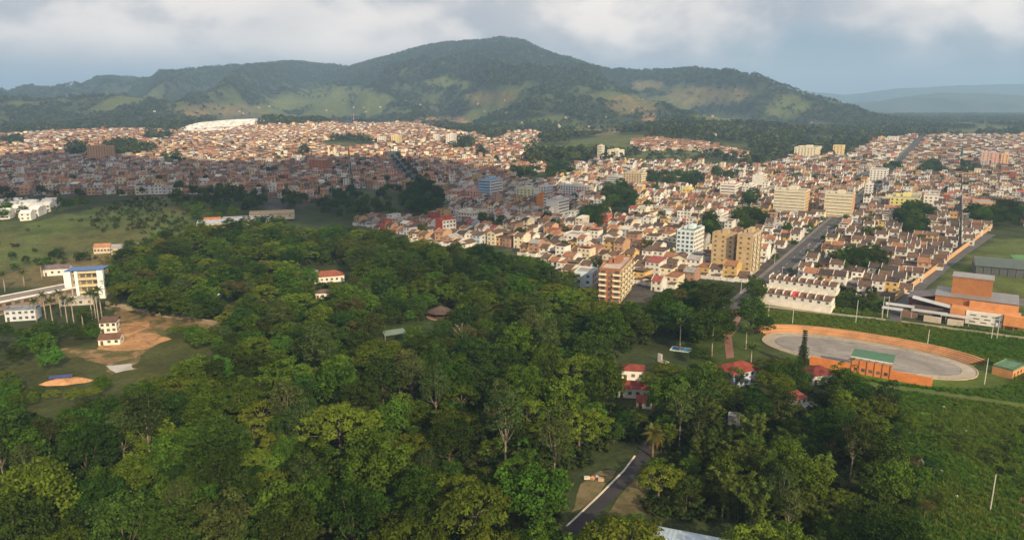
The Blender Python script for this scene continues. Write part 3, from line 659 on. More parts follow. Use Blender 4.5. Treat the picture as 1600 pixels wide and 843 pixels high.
# left complex: four-storey block with blue roof, long wing, ruined white houses
th = radians(-14); p = G(132, 468); k = mpp(p)
bl = link('school_block', None, None, (p[0]-1, p[1]+7, 0), -th); tagp(bl, 'four-storey block with blue roof and tall white side fins', 'building')
obj('wall', MB().box(-8.5, 8.5, -4, 7, -.5, 14.2), 'plaster', bl, (.42, .34, .20))
obj('roof', MB().prism([(-6, 15.4), (8, 14.6), (8, 14.9), (-6, 15.7)], -9, 9, 'x'), 'metal', bl, (.045, .13, .36))
for x0, x1, y0 in ((-9.3, -6.0, -6.5), (6.4, 9.3, -6.5), (-4.3, -2.8, -6.2)): obj('fin', MB().box(x0, x1, y0, -3.99, -.5, 15.2), 'plaster', bl, (.76, .78, .80))
for s in range(4):
    obj('gallery', MB().box(-2.79, 6.39, -5.6, -4.01, s*3.6+3.0, s*3.6+3.25).box(-2.79, 6.39, -5.6, -5.45, s*3.6+3.251, s*3.6+4.2), 'plaster', bl, (.58, .48, .30))
    for q in range(3): link('window', winmesh(2.2, 1.9), bl, (-1+q*2.9, -4, s*3.6+.7))
    link('window', winmesh(1.2, 1.6), bl, (-5.2, -4, s*3.6+1.0))
    for yy in (-1, 2.5): link('window', winmesh(1.6, 1.6, 'x'), bl, (8.5, yy, s*3.6+1.0))
a, b = np.array(G(112, 470)[:2]), np.array(G(-40, 502)[:2]); L = np.linalg.norm(b-a); c = (a+b)/2; an = atan2(*(a-b)[::-1])
wg = link('school_wing', None, None, (c[0]-2, c[1]+8, 0), an); tagp(wg, 'long low wing with pale edged flat roof joining the blue-roofed block', 'building')
obj('wall', MB().box(-L/2, L/2, -5, 5, -.5, 6.5), 'plaster', wg, (.25, .19, .15)); obj('roof', MB().box(-L/2-.2, L/2+.2, -5.5, 5.5, 6.51, 6.8), 'concrete', wg, (.22, .19, .19))
obj('roof_edge', MB().box(-L/2-.3, L/2+.3, -6, -5.51, 6.3, 7.2), 'plaster', wg, WH); obj('roof_edge', MB().box(-L/2-.3, L/2+.3, 5.51, 6, 6.3, 7.2), 'plaster', wg, WH)
for q in range(int(L/4)):
    for s in (0, 1): link('window', winmesh(2.4, 1.3), wg, (-L/2+2+q*4, -5, 1.2+s*3))
house('white ruined two-storey house with brown roof on the dirt clearing', 170, 520, 7, 5.2, 4.8, radians(-12), 'shed', 1.4, (.74, .72, .66), (.12, .07, .05), nst=2, nf=3, ns=2)
house('white ruined one-storey house with sagging brown roof on the dirt clearing', 171, 539, 8.5, 6, 2.8, radians(-12), 'gx', 1.5, (.74, .71, .62), (.14, .075, .055), nf=3, ns=1)
house('white and blue glazed low building among palms by the long wing', 33, 501, 13, 7, 5.2, radians(-14), 'flat', .3, (.55, .6, .68), (.2, .22, .26), nst=2, nf=5)
house('small white house with dark roof behind the long wing', 88, 433, 14, 8, 4.2, radians(-16), 'gx', 1.6, WH, (.16, .12, .13), nf=4)
house('pale low outbuilding with white flat roof under the palms', 120, 477, 16, 6, 3, radians(-14), 'flat', .3, (.45, .42, .38), (.36, .34, .32), nf=4, door=False)
for i, (px, py, w, d, rc, lab) in enumerate([(345, 358, 34, 16, (.36, .40, .46), 'grey blue long shed roof on the left hill edge'), (385, 352, 40, 14, (.30, .31, .34), 'dark grey long shed behind the hill trees'), (332, 354, 12, 9, (.45, .16, .08), 'orange-roofed small building beside the grey blue shed'),
                                          (425, 343, 36, 18, (.36, .28, .17), 'tan long hall below the old town'), (160, 398, 10, 8, (.42, .20, .10), 'small orange-roofed farmhouse at the foot of the grassy hill'), (195, 397, 16, 8, (.30, .31, .33), 'grey shed frame at the foot of the grassy hill')]):
    house(lab, px, py, w, d, 4.5, radians(-15), 'gx', 1.6, (.55, .47, .38), rc, nf=5, door=False, name='shed' if 'shed' in lab else 'farm_building', cat='shed' if 'shed' in lab else 'building')
# dirt mound with blue tarp
p = G(105, 597); th = radians(20); mb = MB(); n = 16
for r, zz in ((6, -.1), (4.4, .9), (2, 1.5)):
    mb.v += [(r*1.35*cos(2*pi*k/n)*(1+.25*R.random()), r*.42*sin(2*pi*k/n)*(1+.3*R.random()), zz*(.8+.4*R.random())) for k in range(n)]
for q in range(2):
    for k in range(n): mb.f.append((q*n+k, q*n+(k+1) % n, (q+1)*n+(k+1) % n, (q+1)*n+k))
mb.f.append(tuple(2*n+k for k in range(n)))
tagp(obj('earth_mound', mb, 'earth', None, (.48, .26, .13), loc=p, rz=radians(14), smooth=True), 'long orange earth mound on the grass', 'mound')
p = G(96, 589); tagp(obj('tarpaulin', MB().prism([(-1.3, .1), (0, .9), (1.3, .5), (1.35, .55), (0, .97), (-1.35, .16)], -4, 4, 'x'), 'metal', None, (.04, .05, .16), loc=p, rz=radians(14)), 'dark blue tarpaulin behind the orange earth mound', 'tarpaulin')

# ---- rink
A = np.array(G(1194, 527)[:2]); B = np.array(G(1527, 584)[:2]); cen = (A+B)/2; ax = (B-A)/np.linalg.norm(B-A); LEN = np.linalg.norm(B-A)/2
nrm = np.array((ax[1], -ax[0])); nrm = nrm if nrm[1] < 0 else -nrm          # towards the viewer
RW = abs(np.dot(np.array(G(1420, 589)[:2])-cen, nrm))
rkz = atan2(ax[1], ax[0])
def stad(hl, hw, n=40):
    return [(hl*np.sign(cos(t))*abs(cos(t))**.85, hw*np.sign(sin(t))*abs(sin(t))**.85) for t in np.linspace(0, 2*pi, n, endpoint=False)]
rk = link('skating_rink', None, None, (cen[0], cen[1], 0), rkz); tagp(rk, 'oval grey concrete skating rink with banked lighter track', 'rink')
obj('track', MB().poly(stad(LEN, RW), -.1, .12), 'worn_concrete', rk, (.37, .325, .265)); obj('edge_line', MB().poly(stad(LEN*.875, RW*.765), 0, .14), 'concrete', rk, (.15, .13, .11)); obj('infield', MB().poly(stad(LEN*.868, RW*.75), 0, .16), 'worn_concrete', rk, (.265, .245, .225))
rim = MB(); S1 = stad(LEN+.02, RW+.02); S2 = stad(LEN+.5, RW+.5)
for i in range(40):
    j = (i+1) % 40; rim.quad((*S1[i], .35), (*S1[j], .35), (*S2[j], .35), (*S2[i], .35)); rim.quad((*S1[j], 0), (*S1[j], .35), (*S1[i], .35), (*S1[i], 0)); rim.quad((*S2[i], -.1), (*S2[i], .35), (*S2[j], .35), (*S2[j], -.1))
obj('rim', rim, 'concrete', rk, (.38, .3, .2))
def loc2(px, py):  # photo px -> rink frame
    q = np.array(G(px, py)[:2])-cen; return np.dot(q, ax), np.dot(q, np.array((-ax[1], ax[0])))
# terraces on the far side
tr = link('terrace', None, None, (cen[0], cen[1], 0), rkz); tagp(tr, 'long terracotta stepped terrace along the far side of the rink', 'terrace')
for q in range(5):
    mb = MB(); pts = []
    for t in np.linspace(radians(170), radians(28), 40):
        r0, r1 = 1.2+q*1.15, 1.2+(q+1)*1.15
        f = lambda e: ((LEN+e)*np.sign(cos(t))*abs(cos(t))**.85, (RW+e)*np.sign(sin(t))*abs(sin(t))**.85)
        pts.append((f(r0), f(r1)))
    zt = .45+q*.42
    for (a0, a1), (b0, b1) in zip(pts[:-1], pts[1:]):
        mb.quad((*a0, zt), (*b0, zt), (*b1, zt), (*a1, zt)); mb.quad((*a0, -.1), (*b0, -.1), (*b0, zt), (*a0, zt))
        if q == 4: mb.quad((*b1, -.1), (*a1, -.1), (*a1, zt), (*b1, zt))
    obj('step', mb, 'concrete', tr, (.50, .27, .13) if q % 2 else (.46, .24, .115))
# grandstand on the near side
ga, gb = loc2(1258, 578), loc2(1456, 600)
yw = -RW-2.2
gs = link('grandstand', None, None, (cen[0], cen[1], 0), rkz); tagp(gs, 'orange walled grandstand with green sloping roof beside the rink', 'grandstand')
x0, x1 = ga[0], gb[0]
obj('back_wall', MB().box(x0, x1, yw-4.4, yw-4.1, -.3, 3.6), 'plaster', gs, (.66, .23, .075))
obj('end_wall', MB().box(x1-.3, x1+.02, yw-4.09, yw, -.3, 2.6), 'plaster', gs, (.66, .23, .075)); obj('end_wall', MB().box(x0-.02, x0+.3, yw-4.09, yw, -.3, 2.6), 'plaster', gs, (.66, .23, .075))
for q in range(5): obj('step', MB().box(x0+.31, x1-.31, yw-4.09+q*.8, yw-4.09+q*.8+.79, -.2, 3.0-q*.6), 'concrete', gs, (.45, .16, .10))
g0, g1 = loc2(1322, 590)[0], loc2(1393, 592)[0]
obj('roof', MB().prism([(yw-5.2, 6.6), (yw+2.2, 7.6), (yw+2.2, 7.8), (yw-5.2, 6.8)], g0, g1, 'x'), 'metal', gs, (.055, .145, .075))
obj('upper_wall', MB().box(g0+.1, g1-.1, yw-4.42, yw-4.08, 3.61, 5.4), 'plaster', gs, (.66, .23, .075))
obj('roof_edge', MB().box(g0, g1, yw-5.35, yw-5.21, 6.45, 6.85), 'plaster', gs, WH)
for q in range(6):
    x = g0+.6+(g1-g0-1.2)*q/5
    for yy, hh in ((yw-4.55, 6.6), (yw+.3, 7.2)): obj('post', MB().box(x-.1, x+.1, yy-.1, yy+.1, -.2, hh), 'plaster', gs, (.45, .22, .12))
for q in range(5): link('window', winmesh(1.2, 1.2), gs, (g0+2+q*(g1-g0-4)/4, yw-4.4, 1.2))
# hut right of rink
house('roofless-looking green and orange changing hut at the rink end', 1592, 587, 12, 7, 3.2, radians(-35), 'flat', .3, (.62, .30, .12), (.11, .2, .12), nf=4, name='changing_hut', cat='hut')

# ---- school / auditorium
p = G(1484, 500); ad = link('auditorium', None, None, (p[0], p[1], 0), rkz); tagp(ad, 'orange brick auditorium with tall box tower and white front wing', 'building')
OB = (.40, .17, .07); OB2 = (.60, .28, .12); U = lambda px: (px-1484)*.36
obj('hall', MB().box(U(1463), U(1556), 8, 24, -.3, 9.6), 'plaster', ad, OB); obj('hall_roof', MB().prism([(7.6, 9.61), (24.4, 10.6), (24.4, 10.9), (7.6, 9.9)], U(1463)-.3, U(1556)+.3, 'x'), 'metal', ad, (.22, .215, .22))
obj('hall_front', MB().box(U(1503), U(1557), 6.6, 7.58, 6.21, 9.2), 'plaster', ad, OB2)
obj('side_hall', MB().box(U(1432), U(1463)-.02, 8, 22, -.3, 6.5), 'plaster', ad, (.18, .10, .07)); obj('side_roof', MB().prism([(U(1430), 6.51), (U(1463)-.33, 9.2), (U(1463)-.33, 9.45), (U(1430), 6.8)], 7.6, 22.4, 'y'), 'metal', ad, (.13, .085, .07))
obj('box_tower', MB().box(U(1480), U(1526), 14, 25, -.3, 18.5), 'plaster', ad, OB); obj('box_roof', MB().box(U(1479), U(1527), 13.7, 25.3, 18.51, 19), 'metal', ad, (.28, .27, .26))
obj('front_wing', MB().box(U(1484), U(1560), 0, 7.98, -.3, 6.2), 'plaster', ad, OB2); obj('white_front', MB().box(U(1501), U(1541), -1.2, -.01, -.3, 6.0), 'plaster', ad, WH)
for q in range(3):
    for s in range(3): link('window', winmesh(2.4, .5), ad, (U(1509)+q*4.4+(s % 2)*1.4, -1.2, 1.0+s*1.6))
obj('entrance_block', MB().box(U(1542), U(1566), -3, -.02, 1.8, 6.6), 'plaster', ad, (.66, .28, .10)); obj('entrance_block', MB().box(U(1483), U(1500), -1.6, -.03, -.3, 6.5), 'plaster', ad, (.58, .25, .10))
for x in (U(1543), U(1553), U(1564)): obj('post', MB().box(x, x+.4, -2.8, -2.4, -.2, 1.79), 'plaster', ad, OB)
obj('ramp_roof', MB().prism([(U(1437), 8.0), (U(1486), 5.2), (U(1486), 5.5), (U(1437), 8.3)], 1.5, 7.4, 'y'), 'metal', ad, (.46, .50, .54)); obj('lobby', MB().box(U(1438), U(1483)-.1, 2.5, 7.3, -.3, 4.6), 'plaster', ad, (.13, .10, .10))
for q, (pa_, y, w, hz) in enumerate([(1425, -1.5, 12, 4.4), (1417, -7, 9, 3.6), (1460, -4.5, 15, 3.8), (1490, -5, 12, 3.6)]):
    x = U(pa_); cn = obj('canopy', MB().box(x-w/2, x+w/2, y-2.3, y+2.3, hz, hz+.25), 'metal', ad, (.46, .47, .46))
    for sx in (-1, 1):
        for sy in (-1, 1): obj('post', MB().box(x+sx*(w/2-.4)-.12, x+sx*(w/2-.4)+.12, y+sy*1.9-.12, y+sy*1.9+.12, -.1, hz-.01), 'metal', cn, (.4, .4, .4))
obj('kiosk', MB().box(U(1455), U(1475), -8.6, -7.2, -.2, 2.6), 'plaster', ad, (.52, .44, .36)); obj('kiosk', MB().box(U(1482), U(1500), -8.8, -7.4, -.2, 2.6), 'plaster', ad, (.56, .5, .42))
obj('low_store', MB().box(U(1428), U(1447), -6.5, -1, -.2, 3.2), 'plaster', ad, (.2, .13, .1))
# arena, upper right
p = G(1580, 434); ar = link('sports_hall', None, None, (p[0]+6, p[1]+14, 0), rkz+.1); tagp(ar, 'dark sports hall with curved grey roof beside the green court', 'sports hall')
obj('wall', MB().box(-17, 17, -12, 12, -.3, 5), 'plaster', ar, (.10, .11, .12))
prof = [(-12.6+25.2*k/12, 5.2+3.2*sin(pi*k/12)) for k in range(13)]; obj('roof', MB().prism(prof+[(12.6, 5.01), (-12.6, 5.01)], -17.5, 17.5, 'x'), 'metal', ar, (.075, .10, .085))
for q in range(9): obj('post', MB().box(-16.6+q*4.1, -16.3+q*4.1, -12.3, -12.01, -.2, 5), 'plaster', ar, (.16, .16, .16))
# perimeter wall in sections
wa, wb = np.array(G(1398, 470)[:2]), np.array(G(1550, 356)[:2]); n = 26; pw = link('perimeter_wall', None, None, (wa[0], wa[1], 0)); tagp(pw, 'long sunlit orange perimeter wall between houses and school road', 'wall')
for q in range(n):
    a = (wb-wa)*q/n; b = (wb-wa)*(q+.97)/n; d = (b-a)/np.linalg.norm(b-a); nn = np.array((d[1], -d[0]))*.15; hh = 3.2+.25*R.random()
    obj('wall_section', MB().poly([tuple(a-nn)[::1], tuple(a+nn), tuple(b+nn), tuple(b-nn)], -.3, hh), 'plaster', pw, (.60, .36, .19))
# white terrace rows by the vacant lot
for q, (px, py, n, lab) in enumerate([(1238, 481, 9, 'front white terrace of small houses with dark tile roofs by the vacant lot'), (1250, 458, 9, 'rear white terrace of small houses behind the front terrace')]):
    p = G(px, py); rt = link('terraced_row', None, None, (p[0]-nrm[0]*7, p[1]-nrm[1]*7, 0), rkz); tagp(rt, lab, 'terraced houses')
    w = 3.9; x0 = -n*w/2
    obj('wall', MB().box(x0, -x0, -4, 5, -.3, 5.4), 'plaster', rt, WH); obj('garden_wall', MB().box(x0-.5, -x0+.5, -7.2, -7.0, -.3, 3.0).box(-x0+.3, -x0+.5, -6.99, 4.9, -.3, 3.0), 'plaster', rt, (.78, .74, .66))
    for i in range(n):
        xa = x0+i*w; rc = (.5, .07, .06) if (q == 0 and i == 4) else (.13+.04*R.random(), .085, .06)
        obj('roof', MB().prism([(-4.5, 5.42), (.5, 6.9), (.5, 7.05), (-4.5, 5.6)], xa+.12, xa+w-.12, 'x').prism([(.5, 7.06), (.5, 6.91), (5.4, 5.43), (5.4, 5.61)], xa+.12, xa+w-.12, 'x'), 'tile', rt, rc)
        obj('party_wall', MB().box(xa-.11, xa+.11, -4.4, 5.2, 5.405, 7.3), 'plaster', rt, WH)
        for s in (.9, 3.6): link('window', winmesh(1.3, 1.2), rt, (xa+w/2, -4, s))
# poles and pylons
def pole(px, py, h, lab, arm=True, twin=False, grp=None):
    p = G(px, py); r = link('utility_pole', None, None, p); tagp(r, lab, 'pole', grp)
    for s in ((-1.2, 1.2) if twin else (0,)): obj('post', MB().tube([(s, 0, -.3), (s, 0, h)], [.17, .11]), 'concrete', r, (.55, .53, .48))
    if arm: obj('cross_arm', MB().box(-1.5, 1.5, -.08, .08, h-.7, h-.5), 'concrete', r, (.4, .38, .35))
    if twin: obj('transformer', MB().tube([(0, 0, h*.62), (0, 0, h*.62+1.3)], [.5, .5], 8), 'metal', r, (.5, .52, .52))
for a in [(1547, 797, 10, 'lone concrete pole in the meadow beside bare earth'), (1538, 600, 10, 'lone concrete pole in the grass at the rink end'), (1449, 539, 7, 'short pole behind the terrace near its worn end'), (1238, 506, 7, 'short pole behind the terrace near its sunlit end'), (1337, 504, 11, 'tall pole beside the country lane opposite the vacant lot')]:
    pole(*a, arm=False)
pole(1382, 497, 11, 'twin-post pole with transformer at the school road corner', True, True); pole(1553, 530, 10, 'twin-post pole with transformer beside the auditorium drive', True, True)
pole(1200, 500, 9, 'pole at the end of the country lane near the avenue')
for i in range(10):
    q = AV0+DR*(-10+i*42)+PR*(6.4 if i % 2 else -6.4); r = link('street_lamp', None, None, (q[0], q[1], float(Z(*q)))); tagp(r, 'street lamp along the avenue pavement', 'street lamp', 'street lamps along the avenue')
    obj('post', MB().tube([(0, 0, 0), (0, 0, 8)], [.13, .09]), 'concrete', r, (.5, .48, .44)); obj('lamp_head', MB().box(-.2, 1.6, -.15, .15, 8, 8.2), 'metal', r, (.4, .4, .4))
# radio mast
p = G(553, 193); ms = link('radio_mast', None, None, p); tagp(ms, 'thin red and white radio mast at the foot of the mountain', 'mast')
for q in range(6): obj('section', MB().tube([(0, 0, q*7), (0, 0, q*7+6.98)], [1.1-.12*q, 1.0-.12*q], 4), 'metal', ms, (.45, .1, .08) if q % 2 else (.6, .6, .6))

# ------------------------------------------------------------------ the town: house lots on two street grids
KEEP = []                                            # ground circles already built on
for o in list(C.objects):
    if o.parent is None and o.type == 'EMPTY' and not o.get('kind'):
        ext = 7.0
        for c in o.children:
            if c.type == 'MESH' and c.name.split('.')[0] in ('wall', 'hall', 'back_wall', 'nave'):
                xsb = [v[0] for v in c.bound_box]; ysb = [v[1] for v in c.bound_box]; ext = max(xsb[4]-xsb[0], ysb[2]-ysb[0])/2
        KEEP.append((o.location.x, o.location.y, ext+3.5))
KA = np.array(KEEP)
def lots(D, P, org, ur, vr, upitch, vpitch, seed, long='v'):
    r = random.Random(seed); out = []
    for iu in range(*ur):
        for iv in range(*vr):
            for row in (0, 1):
                v = 0
                while v < vpitch-8:
                    w = r.choice((6, 6.5, 7, 7, 8, 9)); dp = r.uniform(8.5, 12.5)
                    uc = iu*upitch+(3.8+dp/2 if row == 0 else upitch-3.8-dp/2)+r.uniform(-.6, .6); vc = iv*vpitch+4+v+w/2; v += w
                    q = org+D*uc+P*vc; out.append((q[0], q[1], w-.06, dp, row))
    return out
def keep_lots(L, mask, th):
    a = np.array(L); z = Z(a[:, 0], a[:, 1]); px, py = proj(a[:, 0], a[:, 1], z)
    ok = mask(px, py) & ~inell(px, py, GREENS) & (a[:, 1] > 200) & (px > -130) & (px < 1730)
    ok &= np.abs((a[:, 0]-AV0[0])*PR[0]+(a[:, 1]-AV0[1])*PR[1]) > 11.5
    dl = (a[:, 0]-LS0[0])*PL[0]+(a[:, 1]-LS0[1])*PL[1]; along = (a[:, 0]-LS0[0])*DL[0]+(a[:, 1]-LS0[1])*DL[1]
    ok &= ~((np.abs(dl) < 15) & (along > -20) & (along < 650))
    for kx, ky, kr in KEEP: ok &= (a[:, 0]-kx)**2+(a[:, 1]-ky)**2 > (kr+4)**2
    ok &= NR.random(len(a)) > .035
    return [(x, y, float(zz), w, d, row, th, float(qx), float(qy)) for (x, y, w, d, row), zz, o, qx, qy in zip(L, z, ok, px, py) if o]
LR = keep_lots(lots(DR, PR, AV0, (-6, 84), (-16, 22), 33, 92, 1), lambda px, py: inpoly(px, py, TOWN_R), THR)
LL = keep_lots(lots(DL, PL, LS0, (-4, 62), (-30, 14), 32, 84, 2), lambda px, py: inpoly(px, py, TOWN_L), THL)
LE = keep_lots(lots(DR, PR, AV0, (10, 84), (-22, 6), 27, 60, 3), lambda px, py: inpoly(px, py, ESTATE), THR)
LW = keep_lots(lots(DL, PL, LS0, (30, 80), (-22, 2), 20, 70, 4), lambda px, py: inpoly(px, py, WHITE_EST), THL)
LV = keep_lots(lots(DL, PL, LS0, (-14, 30), (-30, 0), 24, 70, 6), lambda px, py: inpoly(px, py, [(-120, 322), (92, 321), (70, 334), (40, 345), (-120, 349)]), THL)
ALL = [(h, 'W') for h in LV]+[(h, 'R') for h in LR]+[(h, 'L') for h in LL]+[(h, 'E') for h in LE]+[(h, 'W') for h in LW]
ALL.sort(key=lambda t: t[0][0]**2+t[0][1]**2)
print('houses', len(ALL))
WALLS = {'white': (.72, .705, .67), 'cream': (.70, .62, .46), 'brick': (.37, .225, .16), 'ochre': (.58, .40, .16), 'pale blue': (.50, .60, .70), 'grey': (.42, .41, .40), 'orange': (.52, .33, .21), 'red': (.42, .10, .07)}
ROOFS = {'brown': (.125, .08, .056), 'terracotta': (.30, .145, .08), 'dark': (.07, .052, .045), 'grey': (.30, .29, .28), 'pale': (.52, .50, .47), 'red': (.32, .09, .07)}
def pick(r, d):
    x = r.random()*sum(d.values())
    for k, v in d.items():
        x -= v
        if x <= 0: return k
    return k
WR = {'R': {'white': 40, 'cream': 16, 'brick': 16, 'ochre': 7, 'pale blue': 3, 'grey': 6, 'orange': 10, 'red': 3}, 'L': {'white': 17, 'cream': 24, 'brick': 25, 'ochre': 6, 'pale blue': 1, 'grey': 8, 'orange': 20, 'red': 1}, 'E': {'cream': 40, 'orange': 35, 'white': 25}, 'W': {'white': 1}}
ROOFS['white'] = (.72, .71, .68)
RR = {'R': {'brown': 44, 'terracotta': 22, 'dark': 18, 'grey': 9, 'pale': 3, 'red': 4}, 'L': {'brown': 34, 'terracotta': 44, 'dark': 9, 'grey': 9, 'pale': 2, 'red': 2}, 'E': {'terracotta': 60, 'brown': 30, 'pale': 10}, 'W': {'white': 1}}
RT = {'gx': 52, 'gy': 12, 'shed': 14, 'flat': 22}
PROTO = {}
NEARW = [(1215, 345), (1340, 345), (1400, 335), (1560, 350), (1545, 368), (1400, 470), (1290, 440), (1200, 440)]
def house_proto(w, d, nst, roof):
    k = (w, d, nst, roof)
    if k not in PROTO:
        before = set(bpy.data.objects); r = link('house', None)
        house_parts(r, w, d, 2.9*nst, roof, 1.9 if roof != 'shed' else 1.2, WH, ROOFBR, nst=nst, nf=2 if w < 8 else 3, back=True, party=True)
        PROTO[k] = [[o.name.split('.')[0], o.data, tuple(o.location)] for o in r.children]
        for o in list(r.children): bpy.data.objects.remove(o)
        bpy.data.objects.remove(r)
    return PROTO[k]
TL = [(o.location.x, o.location.y, t) for o in C.objects for key, t in (('tan brick twin slab, left', 'the tan twin slabs'), ('pale blue and white seven', 'the pale blue block'), ('cream and brown balc', 'the brown balconied block'), ('cream ten-storey', 'the striped cream slab'), ('cream slab with dark', 'the orange-ended cream slab'), ('white tower with blank', 'the blank white tower'), ('front white terrace', 'the white terraces'), ('orange brick auditorium', 'the auditorium'), ('red walled five', 'the red-walled building'), ('long sunlit orange', 'the orange perimeter wall'), ('white two-storey house block', 'the flat-roofed white block'), ('white four-storey building', 'the stepped white building')) if o.get('label', '').startswith(key)]
NST = {1: 'one-storey', 2: 'two-storey', 3: 'three-storey'}
RTW = {'gx': 'gabled', 'gy': 'street-facing gabled', 'shed': 'single-pitch', 'flat': 'flat'}
hr_ = random.Random(8); cnt = 0; rest = []
for (x, y, z, w, d, row, th, px, py), zone in ALL:
    wc = pick(hr_, WR[zone]); rc = pick(hr_, RR[zone]); rt = pick(hr_, RT); ns = hr_.choices((1, 2, 3, 4), (42, 44, 12, 2))[0]
    if zone in 'EW': ns = 2; rt = 'gx'
    if zone == 'R' and inpoly(px, py, NEARW):
        wc = pick(hr_, {'white': 82, 'cream': 8, 'ochre': 5, 'orange': 5}); rc = pick(hr_, {'brown': 60, 'dark': 28, 'terracotta': 12}); rt = pick(hr_, {'gx': 88, 'flat': 12}); ns = 1 if hr_.random() < .55 else 2
    vis = 0 < px < 1600
    if cnt < 300 and vis:
        cnt += 1; ns = min(ns, 3); wq = min((6, 7, 8, 9), key=lambda q: abs(q-w-.06)) - .06; dq = (9, 11, 12.5)[hr_.randrange(3)]
        r = link('house', None, None, (x, y, z), -th+(pi if row else 0))
        q = min(TL, key=lambda t: hypot(t[0]-x, t[1]-y)); nw = (' near '+q[2]) if hypot(q[0]-x, q[1]-y) < 75 else ' amid the town blocks'
        tagp(r, f'{NST[ns]} {wc} house with {rc} {RTW[rt]} roof{nw}', 'house', f'{NST[ns]} {wc} houses with {rc} {RTW[rt]} roofs{nw}')
        j = hr_.uniform(.85, 1.1)
        for nm, me, lc in house_proto(wq, dq, ns, rt):
            c = {'wall': WALLS[wc], 'party_wall': WALLS[wc], 'rear_wing': WALLS['white'], 'yard_wall': WALLS['white'], 'lean_to_roof': ROOFS['brown'], 'roof': ROOFS[rc], 'door': (.13, .08, .05)}.get(nm, (.8, .8, .8))
            link(nm, me, r, lc, col=tuple(q*j for q in c))
        if rt == 'flat' and hr_.random() < .5:
            obj('water_tank', MB().tube([(1, 1, 2.9*ns+.16), (1, 1, 2.9*ns+1.5)], [.6, .55], 8), 'metal', r, (.03, .05, .09))
    else: rest.append((x, y, z, w, d, row, th, zone, wc, rc, rt, ns))
